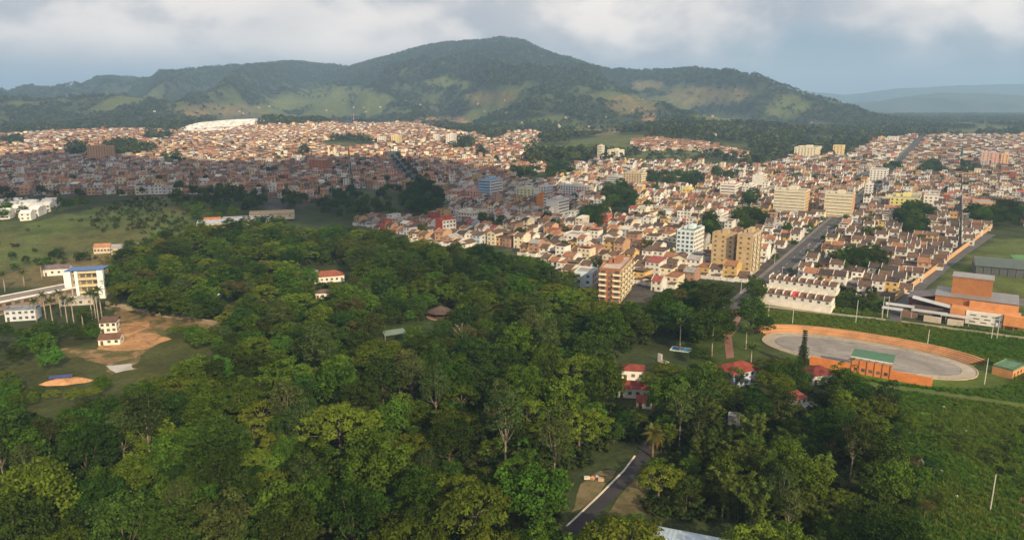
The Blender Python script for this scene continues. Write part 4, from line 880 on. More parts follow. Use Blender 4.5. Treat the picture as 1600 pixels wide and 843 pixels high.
# everything farther off: real walls, roofs and windows, gathered into one object
bv, bf, bc = [], [], []
def addq(pts, c):
    n = len(bv); bv.extend(pts); bf.append(tuple(range(n, n+len(pts)))); bc.extend([c]*len(pts))
for x, y, z, w, d, row, th, zone, wc, rc, rt, ns in rest:
    a = -th+(pi if row else 0); ca, sa = cos(a), sin(a); h = 2.85*ns
    j = hr_.uniform(.8, 1.12); cw = tuple(q*j for q in WALLS[wc]); jr = hr_.uniform(.7, 1.25); cr = tuple(q*jr for q in ROOFS[rc])
    tr_ = lambda lx, ly, lz: (x+ca*lx-sa*ly, y+sa*lx+ca*ly, z+lz)
    w2, d2 = w/2, d/2
    q0, q1, q2, q3 = [(-w2, -d2), (w2, -d2), (w2, d2), (-w2, d2)]
    for (s0, s1) in ((q0, q1), (q1, q2), (q2, q3), (q3, q0)): addq([tr_(*s0, -1.5), tr_(*s1, -1.5), tr_(*s1, h), tr_(*s0, h)], cw)
    if rt in ('gx', 'gy'):
        rhh = 1.9
        addq([tr_(-w2-.1, -d2-.4, h-.15), tr_(w2+.1, -d2-.4, h-.15), tr_(w2+.1, 0, h+rhh), tr_(-w2-.1, 0, h+rhh)], cr); addq([tr_(w2+.1, d2+.4, h-.15), tr_(-w2-.1, d2+.4, h-.15), tr_(-w2-.1, 0, h+rhh), tr_(w2+.1, 0, h+rhh)], cr)
        addq([tr_(w2, -d2, h), tr_(w2, d2, h), tr_(w2, 0, h+rhh-.1)], cw); addq([tr_(-w2, d2, h), tr_(-w2, -d2, h), tr_(-w2, 0, h+rhh-.1)], cw)
    elif rt == 'shed':
        addq([tr_(-w2, -d2-.3, h+.1), tr_(w2, -d2-.3, h+.1), tr_(w2, d2+.3, h+1.2), tr_(-w2, d2+.3, h+1.2)], cr); addq([tr_(w2, -d2, h), tr_(w2, d2, h), tr_(w2, d2, h+1.15)], cw); addq([tr_(-w2, d2, h), tr_(-w2, -d2, h), tr_(-w2, d2, h+1.15)], cw); addq([tr_(w2, d2, h), tr_(-w2, d2, h), tr_(-w2, d2, h+1.15), tr_(w2, d2, h+1.15)], cw)
    else: addq([tr_(-w2, -d2, h-.4), tr_(w2, -d2, h-.4), tr_(w2, d2, h-.4), tr_(-w2, d2, h-.4)], tuple(q*.8 for q in ROOFS[rc]) if rc != 'terracotta' else ROOFS['grey'])
    if hr_.random() < .7 and y < 1600:
        cx2 = hr_.uniform(-.4, 0)*w; hh2 = hr_.uniform(2.3, 3.2); cw2 = WALLS['white'] if hr_.random() < .6 else cw
        e0, e1, f0, f1 = -w2+.1, cx2+w2*.6, d2, d2+3.6
        for (s0, s1) in (((e0, f0), (e0, f1)), ((e0, f1), (e1, f1)), ((e1, f1), (e1, f0))): addq([tr_(*s1, -1), tr_(*s0, -1), tr_(*s0, hh2), tr_(*s1, hh2)], cw2)
        addq([tr_(e0, f0, hh2+.5), tr_(e1, f0, hh2+.5), tr_(e1, f1+.2, hh2), tr_(e0, f1+.2, hh2)], cr if hr_.random() < .5 else ROOFS['grey'])
    if rt == 'gx' and y < 1100:
        for sx in (-1, 1):
            for o2 in (-.1, .1):
                xx_ = sx*w2+o2; addq([tr_(xx_, -d2-.1, h-.3), tr_(xx_, d2+.1, h-.3), tr_(xx_, d2+.1, h+.4), tr_(xx_, 0, h+2.4), tr_(xx_, -d2-.1, h+.4)], cw)
            addq([tr_(sx*w2-.1, -d2-.1, h+.4), tr_(sx*w2+.1, -d2-.1, h+.4), tr_(sx*w2+.1, 0, h+2.4), tr_(sx*w2-.1, 0, h+2.4)], cw); addq([tr_(sx*w2-.1, d2+.1, h+.4), tr_(sx*w2+.1, d2+.1, h+.4), tr_(sx*w2+.1, 0, h+2.4), tr_(sx*w2-.1, 0, h+2.4)], cw)
    if y < 1300:
        sy = -1 if row == 0 else 1
        for s in range(ns):
            for i in (-1, 1):
                c0 = i*w/4; yy = sy*(d2+.07); zz = s*2.85+1.0; ww = .7; e = [tr_(c0-ww, yy, zz), tr_(c0+ww, yy, zz), tr_(c0+ww, yy, zz+1.3), tr_(c0-ww, yy, zz+1.3)]
                addq(e if sy < 0 else e[::-1], (.10, .095, .09))
                if hr_.random() < .5 and i > 0: addq([tr_(w2+.07, i*d/5-.6, zz), tr_(w2+.07, i*d/5+.6, zz), tr_(w2+.07, i*d/5+.6, zz+1.2), tr_(w2+.07, i*d/5-.6, zz+1.2)], (.10, .095, .09))
me = bpy.data.meshes.new('town_houses'); me.from_pydata(bv, [], bf); me.materials.append(MATS['town_mix'])
at = me.attributes.new('Col', 'FLOAT_COLOR', 'POINT'); cc = np.ones((len(bv), 4), np.float32); cc[:, :3] = bc; at.data.foreach_set('color', cc.ravel())
tagp(link('town_houses', me), 'dense brick and whitewashed town houses spreading to the mountain foot', 'houses', kind='stuff')

# ------------------------------------------------------------------ trees
def leaves(cent, rad, n, size, seed, flat=.75, droop=0, tone=(.75, 1.3), aspect=1.0):
    g = np.random.default_rng(seed); cent = np.asarray(cent, float); m = len(cent); rad = np.broadcast_to(rad, (m,))
    c = np.repeat(cent, n, 0); r = np.repeat(rad, n); k = m*n
    d = g.normal(size=(k, 3)); d /= np.linalg.norm(d, axis=1)[:, None]; d[:, 2] = np.abs(d[:, 2])*.9-.25*g.random(k)
    rr = (r*(.55+.5*g.random(k)))[:, None]; p = c+d*rr*np.array((1, 1, flat))
    p[:, 2] -= droop*(np.linalg.norm((p-c)[:, :2], axis=1))
    nr = d*.8+g.normal(size=(k, 3))*.55+np.array((0, 0, .45)); nr /= np.linalg.norm(nr, axis=1)[:, None]
    a = np.cross(nr, g.normal(size=(k, 3))); a /= np.linalg.norm(a, axis=1)[:, None]; b = np.cross(nr, a)
    s = (size*(.6+.8*g.random(k)))[:, None]
    a = a*s*aspect; b = b*s*.8/aspect
    V = np.stack([p-a*.5, p-b*.45+nr*s*.08, p+a*.5, p+b*.45+nr*s*.08], 1).reshape(-1, 3)
    tn = np.repeat(g.uniform(tone[0], tone[1], m), n)*g.uniform(.85, 1.15, k)
    return V, tn
def crown_mesh(name, parts):
    V = np.concatenate([q[0] for q in parts]); tn = np.concatenate([q[1] for q in parts])
    return quadmesh(name, V, np.arange(len(V)).reshape(-1, 4), 'leaf', tone=tn)
def crown_pts(kind, Rr, H, hb, n, g):
    """clump centres: R crown radius, H top, hb crown base"""
    P = []
    hc = (H-hb)
    lob = g.normal(size=(7, 3)); lob[:, 2] = np.abs(lob[:, 2])*.8; lob /= np.linalg.norm(lob, axis=1)[:, None]; la = g.uniform(-.24, .34, 7)
    while len(P) < n:
        d = g.normal(size=3); d /= np.linalg.norm(d)
        if kind == 'umbrella':
            if d[2] < -.15: continue
            s = 1+sum(max(0, float(d@l))**4*q for l, q in zip(lob, la)); q = d*s*g.uniform(.72, 1)
            P.append((q[0]*Rr, q[1]*Rr, hb+hc*(.25+.62*max(q[2], 0)**.8)+g.uniform(-.5, .5)))
        else:
            if d[2] < -.55: continue
            s = 1+sum(max(0, float(d@l))**4*q for l, q in zip(lob, la)); q = d*s*(g.uniform(.66, 1) if g.random() < .85 else g.uniform(.3, .7))
            zz = hb+hc*(.42+.52*q[2]); P.append((q[0]*Rr, q[1]*Rr, zz))
    return np.array(P)
def limbs(P, H, hb, r0, g, nl=8, lean=0):
    mb = MB(); top = np.array((lean, 0, hb+(H-hb)*.45))
    mb.tube([(0, 0, -.4), (lean*.2, 0, hb*.5), (lean*.6, 0, hb), top], [r0*1.25, r0, r0*.8, r0*.35], 7)
    for i in g.choice(len(P), min(nl, len(P)), replace=False):
        e = P[i]; s = np.array((lean*.5, 0, hb*g.uniform(.75, 1.1))); m = (s+e)/2+np.array((0, 0, -.06*np.linalg.norm(e-s)))
        mb.tube([s, m, e], [r0*.5, r0*.3, r0*.1], 5)
    return mb
KINDS = []   # dict(name,label,group,leafcol,barkcol,variants=[(crown,trunk)],weight)
def make_kind(key, name, label, group, leafcol, barkcol, specs, weight):
    var = []
    for i, (ck, Rr, H, hb, n, cr, per, ls, fl, dr, tn, asp) in enumerate(specs):
        g = np.random.default_rng(1000+i+sum(map(ord, key))); P = crown_pts(ck, Rr, H, hb, n, g)
        cm = crown_mesh('crown', [leaves(P, g.uniform(cr*.75, cr*1.25, n), per, ls, 50+i, fl, dr, tn, asp)])
        tmb = limbs(P, H, hb, .10+.032*Rr, g, 9); tm = tmb.mesh('trunk', 'bark', True)
        var.append((cm, tm, Rr, H))
    KINDS.append(dict(key=key, name=name, label=label, group=group, leaf=leafcol, bark=barkcol, var=var, w=weight))
BK = (.10, .08, .055)
make_kind('olive', 'tree', 'wide olive green feathery tree with flat layered crown in the park wood', 'olive feathery trees of the park wood', (.084, .122, .014), (.14, .115, .085),
          [('umbrella', 6.8, 12, 6.5, 95, 1.25, 42, .52, .5, .05, (.7, 1.35), 1.2), ('umbrella', 5.6, 11, 6, 75, 1.2, 42, .50, .5, .05, (.7, 1.35), 1.2), ('umbrella', 7.6, 12.5, 7, 110, 1.25, 42, .52, .5, .05, (.7, 1.35), 1.2), ('umbrella', 4.8, 10, 5, 60, 1.15, 42, .5, .5, .05, (.7, 1.35), 1.2)], 30)
make_kind('dark', 'tree', 'dense dark green round-crowned tree in the park wood', 'dark round trees of the park wood', (.036, .070, .012), BK,
          [('round', 4.9, 13, 3, 100, 1.3, 42, .46, .8, 0, (.65, 1.3), 1), ('round', 5.8, 15, 4, 125, 1.3, 42, .48, .8, 0, (.65, 1.3), 1), ('round', 4.2, 14, 3, 95, 1.2, 42, .45, .8, 0, (.65, 1.3), 1), ('round', 6.4, 14, 3.5, 135, 1.35, 40, .5, .8, 0, (.65, 1.3), 1)], 30)
make_kind('mid', 'tree', 'mid green billowing broadleaf tree in the park wood', 'mid green broadleaf trees of the park wood', (.056, .104, .012), BK,
          [('round', 5.4, 13, 3.5, 110, 1.35, 42, .55, .75, .05, (.65, 1.4), 1), ('round', 4.5, 11, 3, 85, 1.25, 42, .5, .75, .05, (.65, 1.4), 1), ('round', 6.2, 15, 4, 130, 1.4, 40, .55, .75, .05, (.65, 1.4), 1)], 22)
make_kind('bright', 'tree', 'fresh bright green leafy tree standing out in the park wood', 'bright green trees of the park wood', (.066, .132, .018), BK,
          [('round', 4.4, 10.5, 3, 85, 1.25, 42, .6, .75, .1, (.7, 1.3), 1), ('round', 3.8, 9, 2.5, 70, 1.2, 42, .55, .75, .1, (.7, 1.3), 1)], 4)
make_kind('rust', 'tree', 'sparse brownish tree with pale trunk in the park wood', 'brownish sparse trees of the park wood', (.098, .094, .030), (.20, .165, .12),
          [('round', 3.8, 14, 6, 50, 1.15, 34, .42, .7, .1, (.7, 1.4), 1.2), ('umbrella', 4.6, 12, 7, 50, 1.1, 34, .42, .5, .1, (.7, 1.4), 1.2)], 1.6)
make_kind('tall', 'tall_tree', 'tall slender tree with narrow crown above the park wood', 'slender tall trees of the park wood', (.052, .076, .022), (.20, .175, .14),
          [('round', 3.2, 19, 8, 70, 1.1, 38, .42, .9, 0, (.65, 1.35), 1), ('round', 3.7, 17, 6, 75, 1.2, 38, .45, .9, 0, (.65, 1.35), 1)], 3)
KEY = {k['key']: k for k in KINDS}
# bamboo: arching plumes
def bamboo(seed):
    g = np.random.default_rng(seed); mb = MB(); P = []; 
    for i in range(34):
        a = g.uniform(0, 2*pi); lean = g.uniform(1.2, 5.5); h = g.uniform(8, 13.5); o = np.array((g.normal()*.9, g.normal()*.9, 0))
        pts = [o+np.array((cos(a)*lean*t**2.2, sin(a)*lean*t**2.2, h*(t-.16*t**4))) for t in np.linspace(0, 1, 7)]
        mb.tube(pts, [.09, .085, .08, .07, .055, .04, .02], 4)
        for t in np.linspace(.45, 1.02, 8): P.append(o+np.array((cos(a)*lean*t**2.2, sin(a)*lean*t**2.2, h*(t-.16*t**4))))
    return crown_mesh('plumes', [leaves(P, .62, 16, .62, seed, .8, .35, (.7, 1.35), 1.6)]), mb.mesh('stems', 'bark', True), 5, 12
KINDS.append(dict(key='bamboo', name='bamboo_clump', label='clump of arching yellow green bamboo plumes', group='bamboo clumps', leaf=(.085, .125, .024), bark=(.10, .12, .04), var=[bamboo(3), bamboo(9)], w=0)); KEY['bamboo'] = KINDS[-1]
def put_tree(k, vi, x, y, z, rz, s, label=None, sz=None):
    cm, tm, Rr, H = k['var'][vi]; r = link(k['name'], None, None, (x, y, z), rz, scale=(s, s, s*(sz or 1)))
    if not label:
        nr = near(x, y); sw = 'small' if Rr*s < 3.6 else 'broad' if Rr*s > 6.2 else 'middling'
        label = f"{sw} {LOOK[k['key']]} {nr or 'in the thick of the park wood'}"; grp = f"{sw} {LOOK[k['key']]}s {nr or 'in the wood'}"
    else: grp = None
    tagp(r, label, 'bamboo' if k['key'] == 'bamboo' else 'tree', grp)
    j = R.uniform(.85, 1.15); link('stems' if k['key'] == 'bamboo' else 'trunk', tm, r, col=k['bark']); link('plumes' if k['key'] == 'bamboo' else 'crown', cm, r, col=tuple(q*j for q in k['leaf']))
    return r

# palms: trunk and single fronds
def frond_mesh(L, droop, w, seed):
    g = np.random.default_rng(seed); mb = MB(); n = 9; pts = []
    for t in np.linspace(0, 1, n): pts.append(np.array((L*t*(1-.12*t), 0, L*(.55*t-droop*t*t))))
    mb.tube(pts, [.07*(1-.8*t) for t in np.linspace(0, 1, n)], 4)
    for i in range(1, n):
        for s in (-1, 1):
            for q in (0, .5):
                p = pts[i]*(1-q)+pts[i-1]*q; l = w*sin(pi*min(.95, (i-q)/n+.1))+.15; e = p+np.array((l*.45, s*l, -l*.45)); dx = np.array((.22, 0, 0))
                mb.quad(tuple(p-dx*.4), tuple(p+dx*.4), tuple(e+dx*.2), tuple(e-dx*.2))
    m = mb.mesh('frond', 'leaf'); a = m.attributes.new('tone', 'FLOAT', 'FACE'); a.data.foreach_set('value', np.full(len(m.polygons), 1, np.float32)); return m
FR = [frond_mesh(3.6, .75, .75, 1), frond_mesh(3.4, 1.15, .7, 2), frond_mesh(3.0, .35, .6, 3)]
PT = {}
def palm(px, py, h, s, label, group=None, date=False, col=(.055, .085, .02)):
    p = G(px, py); r = link('palm_tree', None, None, p, R.uniform(0, 6)); tagp(r, label, 'palm', group)
    k = (round(h), date)
    if k not in PT: PT[k] = MB().tube([(0, 0, -.3), (.1, 0, h*.4), (.15, .05, h*.8), (.1, .1, h)], [.32, .24, .2, .16] if not date else [.45, .4, .38, .4], 8).mesh('trunk', 'bark', True)
    link('trunk', PT[k], r, col=(.36, .31, .25) if not date else (.2, .13, .08))
    n = 16 if not date else 34
    for i in range(n):
        t = i/n; m = FR[2] if t < .25 else FR[0] if t < .6 else FR[1]
        o = link('frond', m, r, (.1, .1, h), 2.4*i, col=tuple(q*R.uniform(.8, 1.2) for q in col) if not (date and t > .8) else (.22, .11, .03), scale=(s, s, s))
        o.rotation_euler = (0, -.7+1.15*t if not date else -.9+1.7*t, 2.4*i)
LAB = 'tall royal palm with grey trunk beside the long wing'
for px, py, h in [(58, 506, 11), (72, 498, 12), (84, 512, 13), (96, 494, 12), (106, 508, 13), (117, 515, 14), (145, 503, 14), (150, 497, 13), (155, 506, 14), (160, 500, 15), (131, 520, 9), (8, 456, 10), (38, 447, 8), (66, 438, 9)]:
    palm(px, py, h, .85, LAB, 'royal palms beside the long wing')
palm(1019, 714, 7.5, 1.15, 'stout date palm with orange skirt of old fronds beside the park road', date=True, col=(.11, .12, .03))
palm(1046, 702, 6, .95, 'smaller date palm behind the stout one', date=True, col=(.075, .1, .025))
palm(1062, 548, 12, .9, 'tall palm with pale trunk beside the swimming pool'); palm(1112, 556, 13, .9, 'slim pale-trunked palm on the lawn near the brick path'); palm(1172, 590, 12, 1.0, 'palm in front of the red-roofed blue house')
palm(1165, 548, 9, 1.0, 'palm beside the brick path and the rink')

LANDMARKS = [(G(*p)[:2], t, rr) for p, t, rr in [
    ((945, 780), 'beside the park road', 22), ((990, 738), 'at the park road bend', 20), ((989, 610), 'near the white park houses', 24), ((1064, 546), 'near the swimming pool', 20), ((1166, 602), 'near the blue house', 22),
    ((1146, 664), 'near the small pale hut', 20), ((1090, 850), 'near the pale-roofed warehouse', 24), ((515, 441), 'near the red-roofed bungalow', 34), ((505, 467), 'near the white cottage', 24), ((689, 494), 'near the round pavilion', 30),
    ((616, 527), 'near the lawn shelter', 30), ((171, 530), 'near the ruined white houses', 34), ((300, 500), 'beside the earth track', 34), ((132, 468), 'near the blue-roofed block', 34), ((1286, 600), 'near the dark red roof', 20),
    ((1252, 633), 'near the grey slab', 18), ((1140, 520), 'beside the brick path', 24), ((960, 474), 'near the brown balconied block', 30), ((105, 597), 'near the orange earth mound', 40), ((1420, 690), 'at the meadow boulders', 30), ((1380, 800), 'along the meadow edge', 26), ((800, 690), 'near the bare grey tree', 24)]]
def near(x, y):
    b = None
    for (a, c), t, rr in LANDMARKS:
        d = hypot(a-x, c-y)
        if d < rr and (b is None or d/rr < b[0]): b = (d/rr, t)
    return b[1] if b else None
LOOK = {'olive': 'olive green feathery flat-crowned tree', 'dark': 'dense dark green round tree', 'mid': 'mid green billowing tree', 'bright': 'fresh bright green tree', 'rust': 'sparse brownish pale-trunked tree', 'tall': 'slender narrow-crowned tree', 'bamboo': 'arching yellow green bamboo clump'}
# ---- forest placing
FOREST_P = [(-150, 668), (0, 652), (110, 642), (190, 618), (250, 590), (330, 560), (400, 530), (385, 510), (300, 492), (215, 470), (172, 455), (168, 425), (190, 398), (330, 372), (405, 350), (540, 350), (610, 372), (690, 392), (760, 392), (850, 415), (900, 448), (1000, 482), (1055, 455), (1110, 440), (1140, 465), (1130, 510), (1060, 525), (1050, 560), (1090, 590), (1150, 600), (1230, 595), (1310, 590), (1372, 610), (1390, 650), (1390, 720), (1400, 780), (1440, 1000), (1200, 1100), (-150, 1100)]
HOLES = [[(575, 532), (610, 508), (660, 503), (705, 506), (700, 525), (680, 540), (610, 545)], [(860, 870), (900, 750), (930, 715), (985, 690), (1030, 690), (1020, 760), (1000, 800), (960, 860)], [(955, 565), (1050, 520), (1060, 580), (1020, 600), (1025, 645), (965, 640)], [(1120, 555), (1205, 555), (1205, 612), (1130, 612)], [(1000, 810), (1180, 820), (1180, 900), (1000, 900)], [(1255, 560), (1305, 560), (1305, 605), (1255, 605)], [(460, 415), (550, 415), (550, 450), (460, 450)]]
CLEAR = [(966, 568, 1018, 640, 232), (1142, 564, 1196, 600, 258), (1272, 568, 1298, 592, 262), (505, 421, 540, 438, 395), (496, 456, 514, 466, 350), (600, 508, 632, 526, 283), (1258, 556, 1300, 572, 262), (1345, 570, 1458, 598, 262), (150, 495, 192, 542, 290), (108, 415, 168, 468, 370), (0, 440, 110, 500, 330), (1050, 535, 1078, 552, 275), (936, 420, 1000, 466, 352), (1000, 662, 1060, 716, 180), (900, 716, 1000, 800, 165), (1035, 826, 1140, 850, 148), (675, 480, 705, 496, 305), (1190, 440, 1290, 480, 340), (1205, 508, 1240, 560, 300), (1265, 508, 1530, 575, 300), (1112, 370, 1190, 432, 400), (1128, 500, 1150, 560, 260), (1240, 608, 1272, 640, 240), (1136, 646, 1158, 668, 208), (165, 470, 340, 506, 330), (90, 540, 208, 582, 275)]
CLEAR = [(a, b, c, d, G(min(max((a+c)/2, 0), 1600), d)[1]) for a, b, c, d, _ in CLEAR]
def blocked(x, y, h, r, z=0):
    cx, ct = proj(x, y, z+h); cx = float(cx); ct = float(ct); _, cb = proj(x, y, z+h*.25); cb = float(cb); k = F/hypot(y, HC)*r*.85
    for x0, y0, x1, y1, Yo in CLEAR:
        if y < Yo-1 and cx+k > x0 and cx-k < x1 and cb > y0 and ct < y1: return True
    return False
tr_ = random.Random(21); trees = []; cell = {}
def free(x, y, r):
    ci, cj = int(x//8), int(y//8)
    for i in range(ci-2, ci+3):
        for j in range(cj-2, cj+3):
            for (a, b, q) in cell.get((i, j), ()):
                if (a-x)**2+(b-y)**2 < ((q+r)*.74)**2: return False
    for kx, ky, kr in KEEP:
        if (kx-x)**2+(ky-y)**2 < (kr*.8+r*.3)**2: return False
    return True
def addtree(k, vi, x, y, s, label=None):
    r = k['var'][vi][2]*s; cell.setdefault((int(x//8), int(y//8)), []).append((x, y, r)); trees.append((k, vi, x, y, float(Z(x, y)), tr_.uniform(0, 6.28), s, label))
def at_top(px, py, key, vi, s, label=None):   # crown centre seen at px,py
    k = KEY[key]; H = k['var'][vi][3]*s; x, y, _ = G(px, py, H*.6); addtree(k, vi, x, y, s, label)
# landmark trees
at_top(1212, 603, 'olive', 0, .95, 'round olive tree screening the blue house from the rink side'); at_top(1030, 752, 'olive', 1, .95, 'flat-topped pale-limbed tree standing alone by the park road bend')
at_top(575, 790, 'bright', 0, 1.1); at_top(1175, 485, 'mid', 2, 1.15, 'large dome-shaped tree beside the brick path at the avenue end'); at_top(1335, 690, 'tall', 0, 1.15, 'lanky tree with long bare trunk at the meadow edge'); at_top(1388, 618, 'tall', 1, .85, 'dark narrow tree standing in front of the grandstand wall')
for px, py, s in [(1128, 690, 1), (1160, 720, 1.05), (1145, 765, 1.1), (1210, 730, 1.05), (1190, 790, 1.1), (1235, 690, .95), (1108, 640, .85), (1265, 800, 1.0), (1100, 700, .9), (1180, 670, .9), (1280, 740, 1.0), (520, 600, .8), (830, 720, .9)]:
    at_top(px, py, 'bamboo', R.randrange(2), s)
WT = [(k, k['w']) for k in KINDS if k['w']]
for it in range(26000):
    y = 95+(tr_.random()**.8)*440; x = tr_.uniform(-.78, .6)*y*1.0
    k = tr_.choices([a for a, _ in WT], [b for _, b in WT])[0]
    nz = float(vnoise(x, y, 45, 3))
    if k['key'] == 'olive' and (nz < .42 or x > 60) and tr_.random() < .75: continue
    if k['key'] == 'dark' and nz > .62 and tr_.random() < .6: continue
    vi = tr_.randrange(len(k['var'])); s = tr_.uniform(.62, 1.38)*(1.0 if y > 260 else 1.08); r = k['var'][vi][2]*s; H = k['var'][vi][3]*s
    px, py = proj(x, y, H*.6)
    if not inpoly(px, py, FOREST_P): continue
    gx, gy = proj(x, y, 0)
    if any(inpoly(gx, gy, h) for h in HOLES): continue
    if not free(x, y, r): continue
    if blocked(x, y, H, r):
        s *= .5; r *= .5; H *= .5
        if tr_.random() < .5 or blocked(x, y, H, r): continue
    addtree(k, vi, x, y, s)
# groups of trees outside the wood
def group_trees(poly, n, keys, s0, s1, tries=40):
    xs_ = [p[0] for p in poly]; ys_ = [p[1] for p in poly]; c = 0
    for _ in range(n*tries):
        if c >= n: break
        px, py = tr_.uniform(min(xs_), max(xs_)), tr_.uniform(min(ys_), max(ys_))
        if not inpoly(px, py, poly): continue
        k = KEY[tr_.choice(keys)]; vi = tr_.randrange(len(k['var'])); s = tr_.uniform(s0, s1); x, y, z = G(px, py); r = k['var'][vi][2]*s
        if not free(x, y, r) or blocked(x, y, k['var'][vi][3]*s, r, z): continue
        addtree(k, vi, x, y, s); c += 1
group_trees([(0, 520), (40, 515), (90, 540), (85, 585), (20, 600), (-60, 600), (-60, 520)], 12, ['mid', 'dark', 'bright'], .7, 1.0)
group_trees([(0, 505), (130, 500), (150, 535), (60, 545), (0, 530)], 12, ['mid', 'dark'], .45, .7)
group_trees([(165, 440), (200, 400), (330, 372), (420, 350), (420, 390), (240, 440)], 40, ['dark', 'mid', 'rust'], .7, 1.0)
at_top(1322, 592, 'mid', 0, .95); at_top(1310, 618, 'dark', 0, .8); at_top(1340, 615, 'mid', 1, .95); at_top(1150, 585, 'bright', 1, .8); at_top(1110, 585, 'mid', 1, .9)
group_trees([(1050, 590), (1240, 596), (1240, 645), (1050, 645)], 26, ['mid', 'dark', 'olive'], .5, .85)
group_trees([(1078, 520), (1125, 512), (1125, 562), (1085, 570)], 9, ['mid', 'dark', 'rust'], .35, .6)
group_trees([(225, 478), (400, 508), (410, 545), (330, 556), (275, 530), (262, 512)], 16, ['mid', 'dark', 'olive'], .45, .75)
group_trees([(-20, 600), (110, 622), (180, 612), (120, 645), (-20, 655)], 14, ['mid', 'olive'], .4, .7)
for i in range(18):
    q = AV0+DR*(20+i*31)+PR*(7.6 if i % 2 else -7.6); addtree(KEY['mid'], i % 3, q[0], q[1], .38+.02*(i % 5))
group_trees([(1225, 585), (1310, 580), (1330, 620), (1240, 625)], 6, ['mid', 'dark'], .5, .8)
group_trees([(1195, 572), (1258, 574), (1258, 590), (1205, 590)], 7, ['mid', 'dark'], .35, .45)
group_trees([(1385, 610), (1440, 680), (1480, 800), (1400, 860), (1370, 700)], 14, ['mid', 'dark', 'rust'], .3, .6)
group_trees([(1290, 470), (1385, 462), (1380, 480), (1300, 485)], 5, ['dark', 'mid'], .3, .45)
group_trees([(1180, 470), (1196, 470), (1200, 530), (1170, 530)], 3, ['mid', 'dark'], .7, .9)
group_trees([(20, 405), (160, 405), (160, 412), (20, 440)], 8, ['dark'], .4, .6)
group_trees([(255, 300), (420, 300), (410, 345), (330, 362), (240, 395), (300, 350)], 70, ['dark', 'mid'], .55, .85)
group_trees([(-20, 300), (200, 300), (210, 310), (90, 340), (-20, 350)], 30, ['dark', 'mid'], .5, .8)
group_trees([(500, 300), (700, 300), (700, 345), (560, 352), (420, 345)], 80, ['dark', 'mid'], .6, 1.0)
for cx, cy, a, b in GREENS:
    if cy > 255: group_trees([(cx+a*cos(t), cy+b*sin(t)) for t in np.linspace(0, 6.28, 14)], int(a*b*.05)+4, ['dark', 'dark', 'mid'], .7, 1.1, 12)
for i in range(16):
    q = LS0+DL*(10+i*32)+PL*(6 if i % 2 else -6); addtree(KEY['dark'], i % 4, q[0], q[1], .8)
# trees between houses
for h, zone in ALL:
    if tr_.random() < .085 and h[1] < 1900: x, y = h[0]+tr_.uniform(-9, 9), h[1]+tr_.uniform(-9, 9); addtree(KEY[tr_.choice(['dark', 'mid'])], tr_.randrange(3), x, y, tr_.uniform(.4, .8))
def shows(t):
    px, py = proj(t[2], t[3], t[4]+6); return (-30 < px < 1630) and (py < 900)
trees.sort(key=lambda t: t[2]**2+t[3]**2)
print('trees', len(trees))
single = [t for t in trees if t[7] or shows(t)]
lead = [t for t in single if t[7] or t[0]['key'] == 'bamboo']; pool = [t for t in single if not (t[7] or t[0]['key'] == 'bamboo')]
chosen = lead+pool[:300-len(lead)+20]; ids = set(map(id, chosen)); others = [t for t in trees if id(t) not in ids]
for k, vi, x, y, z, rz, s, lab in chosen: put_tree(k, vi, x, y, z, rz, s, lab)

# the rest of the wood, undergrowth, mountain forest: scattered by geometry nodes over points
def scatter(name, label, cat, sources, pts, idx, rot, scl):
    col = bpy.data.collections.new(name+'_source')
    for i, (mesh, color) in enumerate(sources):
        mesh = mesh.copy(); mn = 'leaf_%d_%d_%d' % tuple(int(q*1000) for q in color)
        if mn not in MATS: material(mn, lambda t, out: b_leaf(t, out, color))
        mesh.materials[0] = MATS[mn]
        o = bpy.data.objects.new('%s_%02d' % (name+'_source', i), mesh); o.color = tuple(color)+(1,); col.objects.link(o)
    me = bpy.data.meshes.new(name); pts = np.asarray(pts, np.float32); me.vertices.add(len(pts)); me.vertices.foreach_set('co', pts.ravel())
    for nm, ty, v in (('idx', 'INT', idx), ('rot', 'FLOAT', rot), ('scl', 'FLOAT', scl)):
        a = me.attributes.new(nm, ty, 'POINT'); a.data.foreach_set('value', np.asarray(v, np.int32 if ty == 'INT' else np.float32))
    o = link(name, me); tagp(o, label, cat, kind='stuff')
    t = bpy.data.node_groups.new(name, 'GeometryNodeTree')
    t.interface.new_socket('Geometry', in_out='INPUT', socket_type='NodeSocketGeometry'); t.interface.new_socket('Geometry', in_out='OUTPUT', socket_type='NodeSocketGeometry')
    gi = N(t, 'NodeGroupInput'); go = N(t, 'NodeGroupOutput'); ip = N(t, 'GeometryNodeInstanceOnPoints'); ci = N(t, 'GeometryNodeCollectionInfo')
    ci.inputs['Collection'].default_value = col; ci.inputs['Separate Children'].default_value = True; ci.inputs['Reset Children'].default_value = True
    def na(nm, ty):
        n = N(t, 'GeometryNodeInputNamedAttribute', data_type=ty); n.inputs[0].default_value = nm; return n.outputs[0]
    cx = N(t, 'ShaderNodeCombineXYZ'); t.links.new(na('rot', 'FLOAT'), cx.inputs[2])
    t.links.new(gi.outputs[0], ip.inputs['Points']); t.links.new(ci.outputs[0], ip.inputs['Instance']); ip.inputs['Pick Instance'].default_value = True
    t.links.new(na('idx', 'INT'), ip.inputs['Instance Index']); t.links.new(cx.outputs[0], ip.inputs['Rotation']); t.links.new(na('scl', 'FLOAT'), ip.inputs['Scale'])
    t.links.new(ip.outputs[0], go.inputs[0]); md = o.modifiers.new('scatter', 'NODES'); md.node_group = t
    return o
def low_tree(seed, Rr, H, hb, n, per, ls, kind='round'):
    g = np.random.default_rng(seed); P = crown_pts(kind, Rr, H, hb, n, g); m = crown_mesh('foliage', [leaves(P, Rr*.33, per, ls, seed, .8, 0, (.65, 1.35))]); return m
src = []; sidx = {}
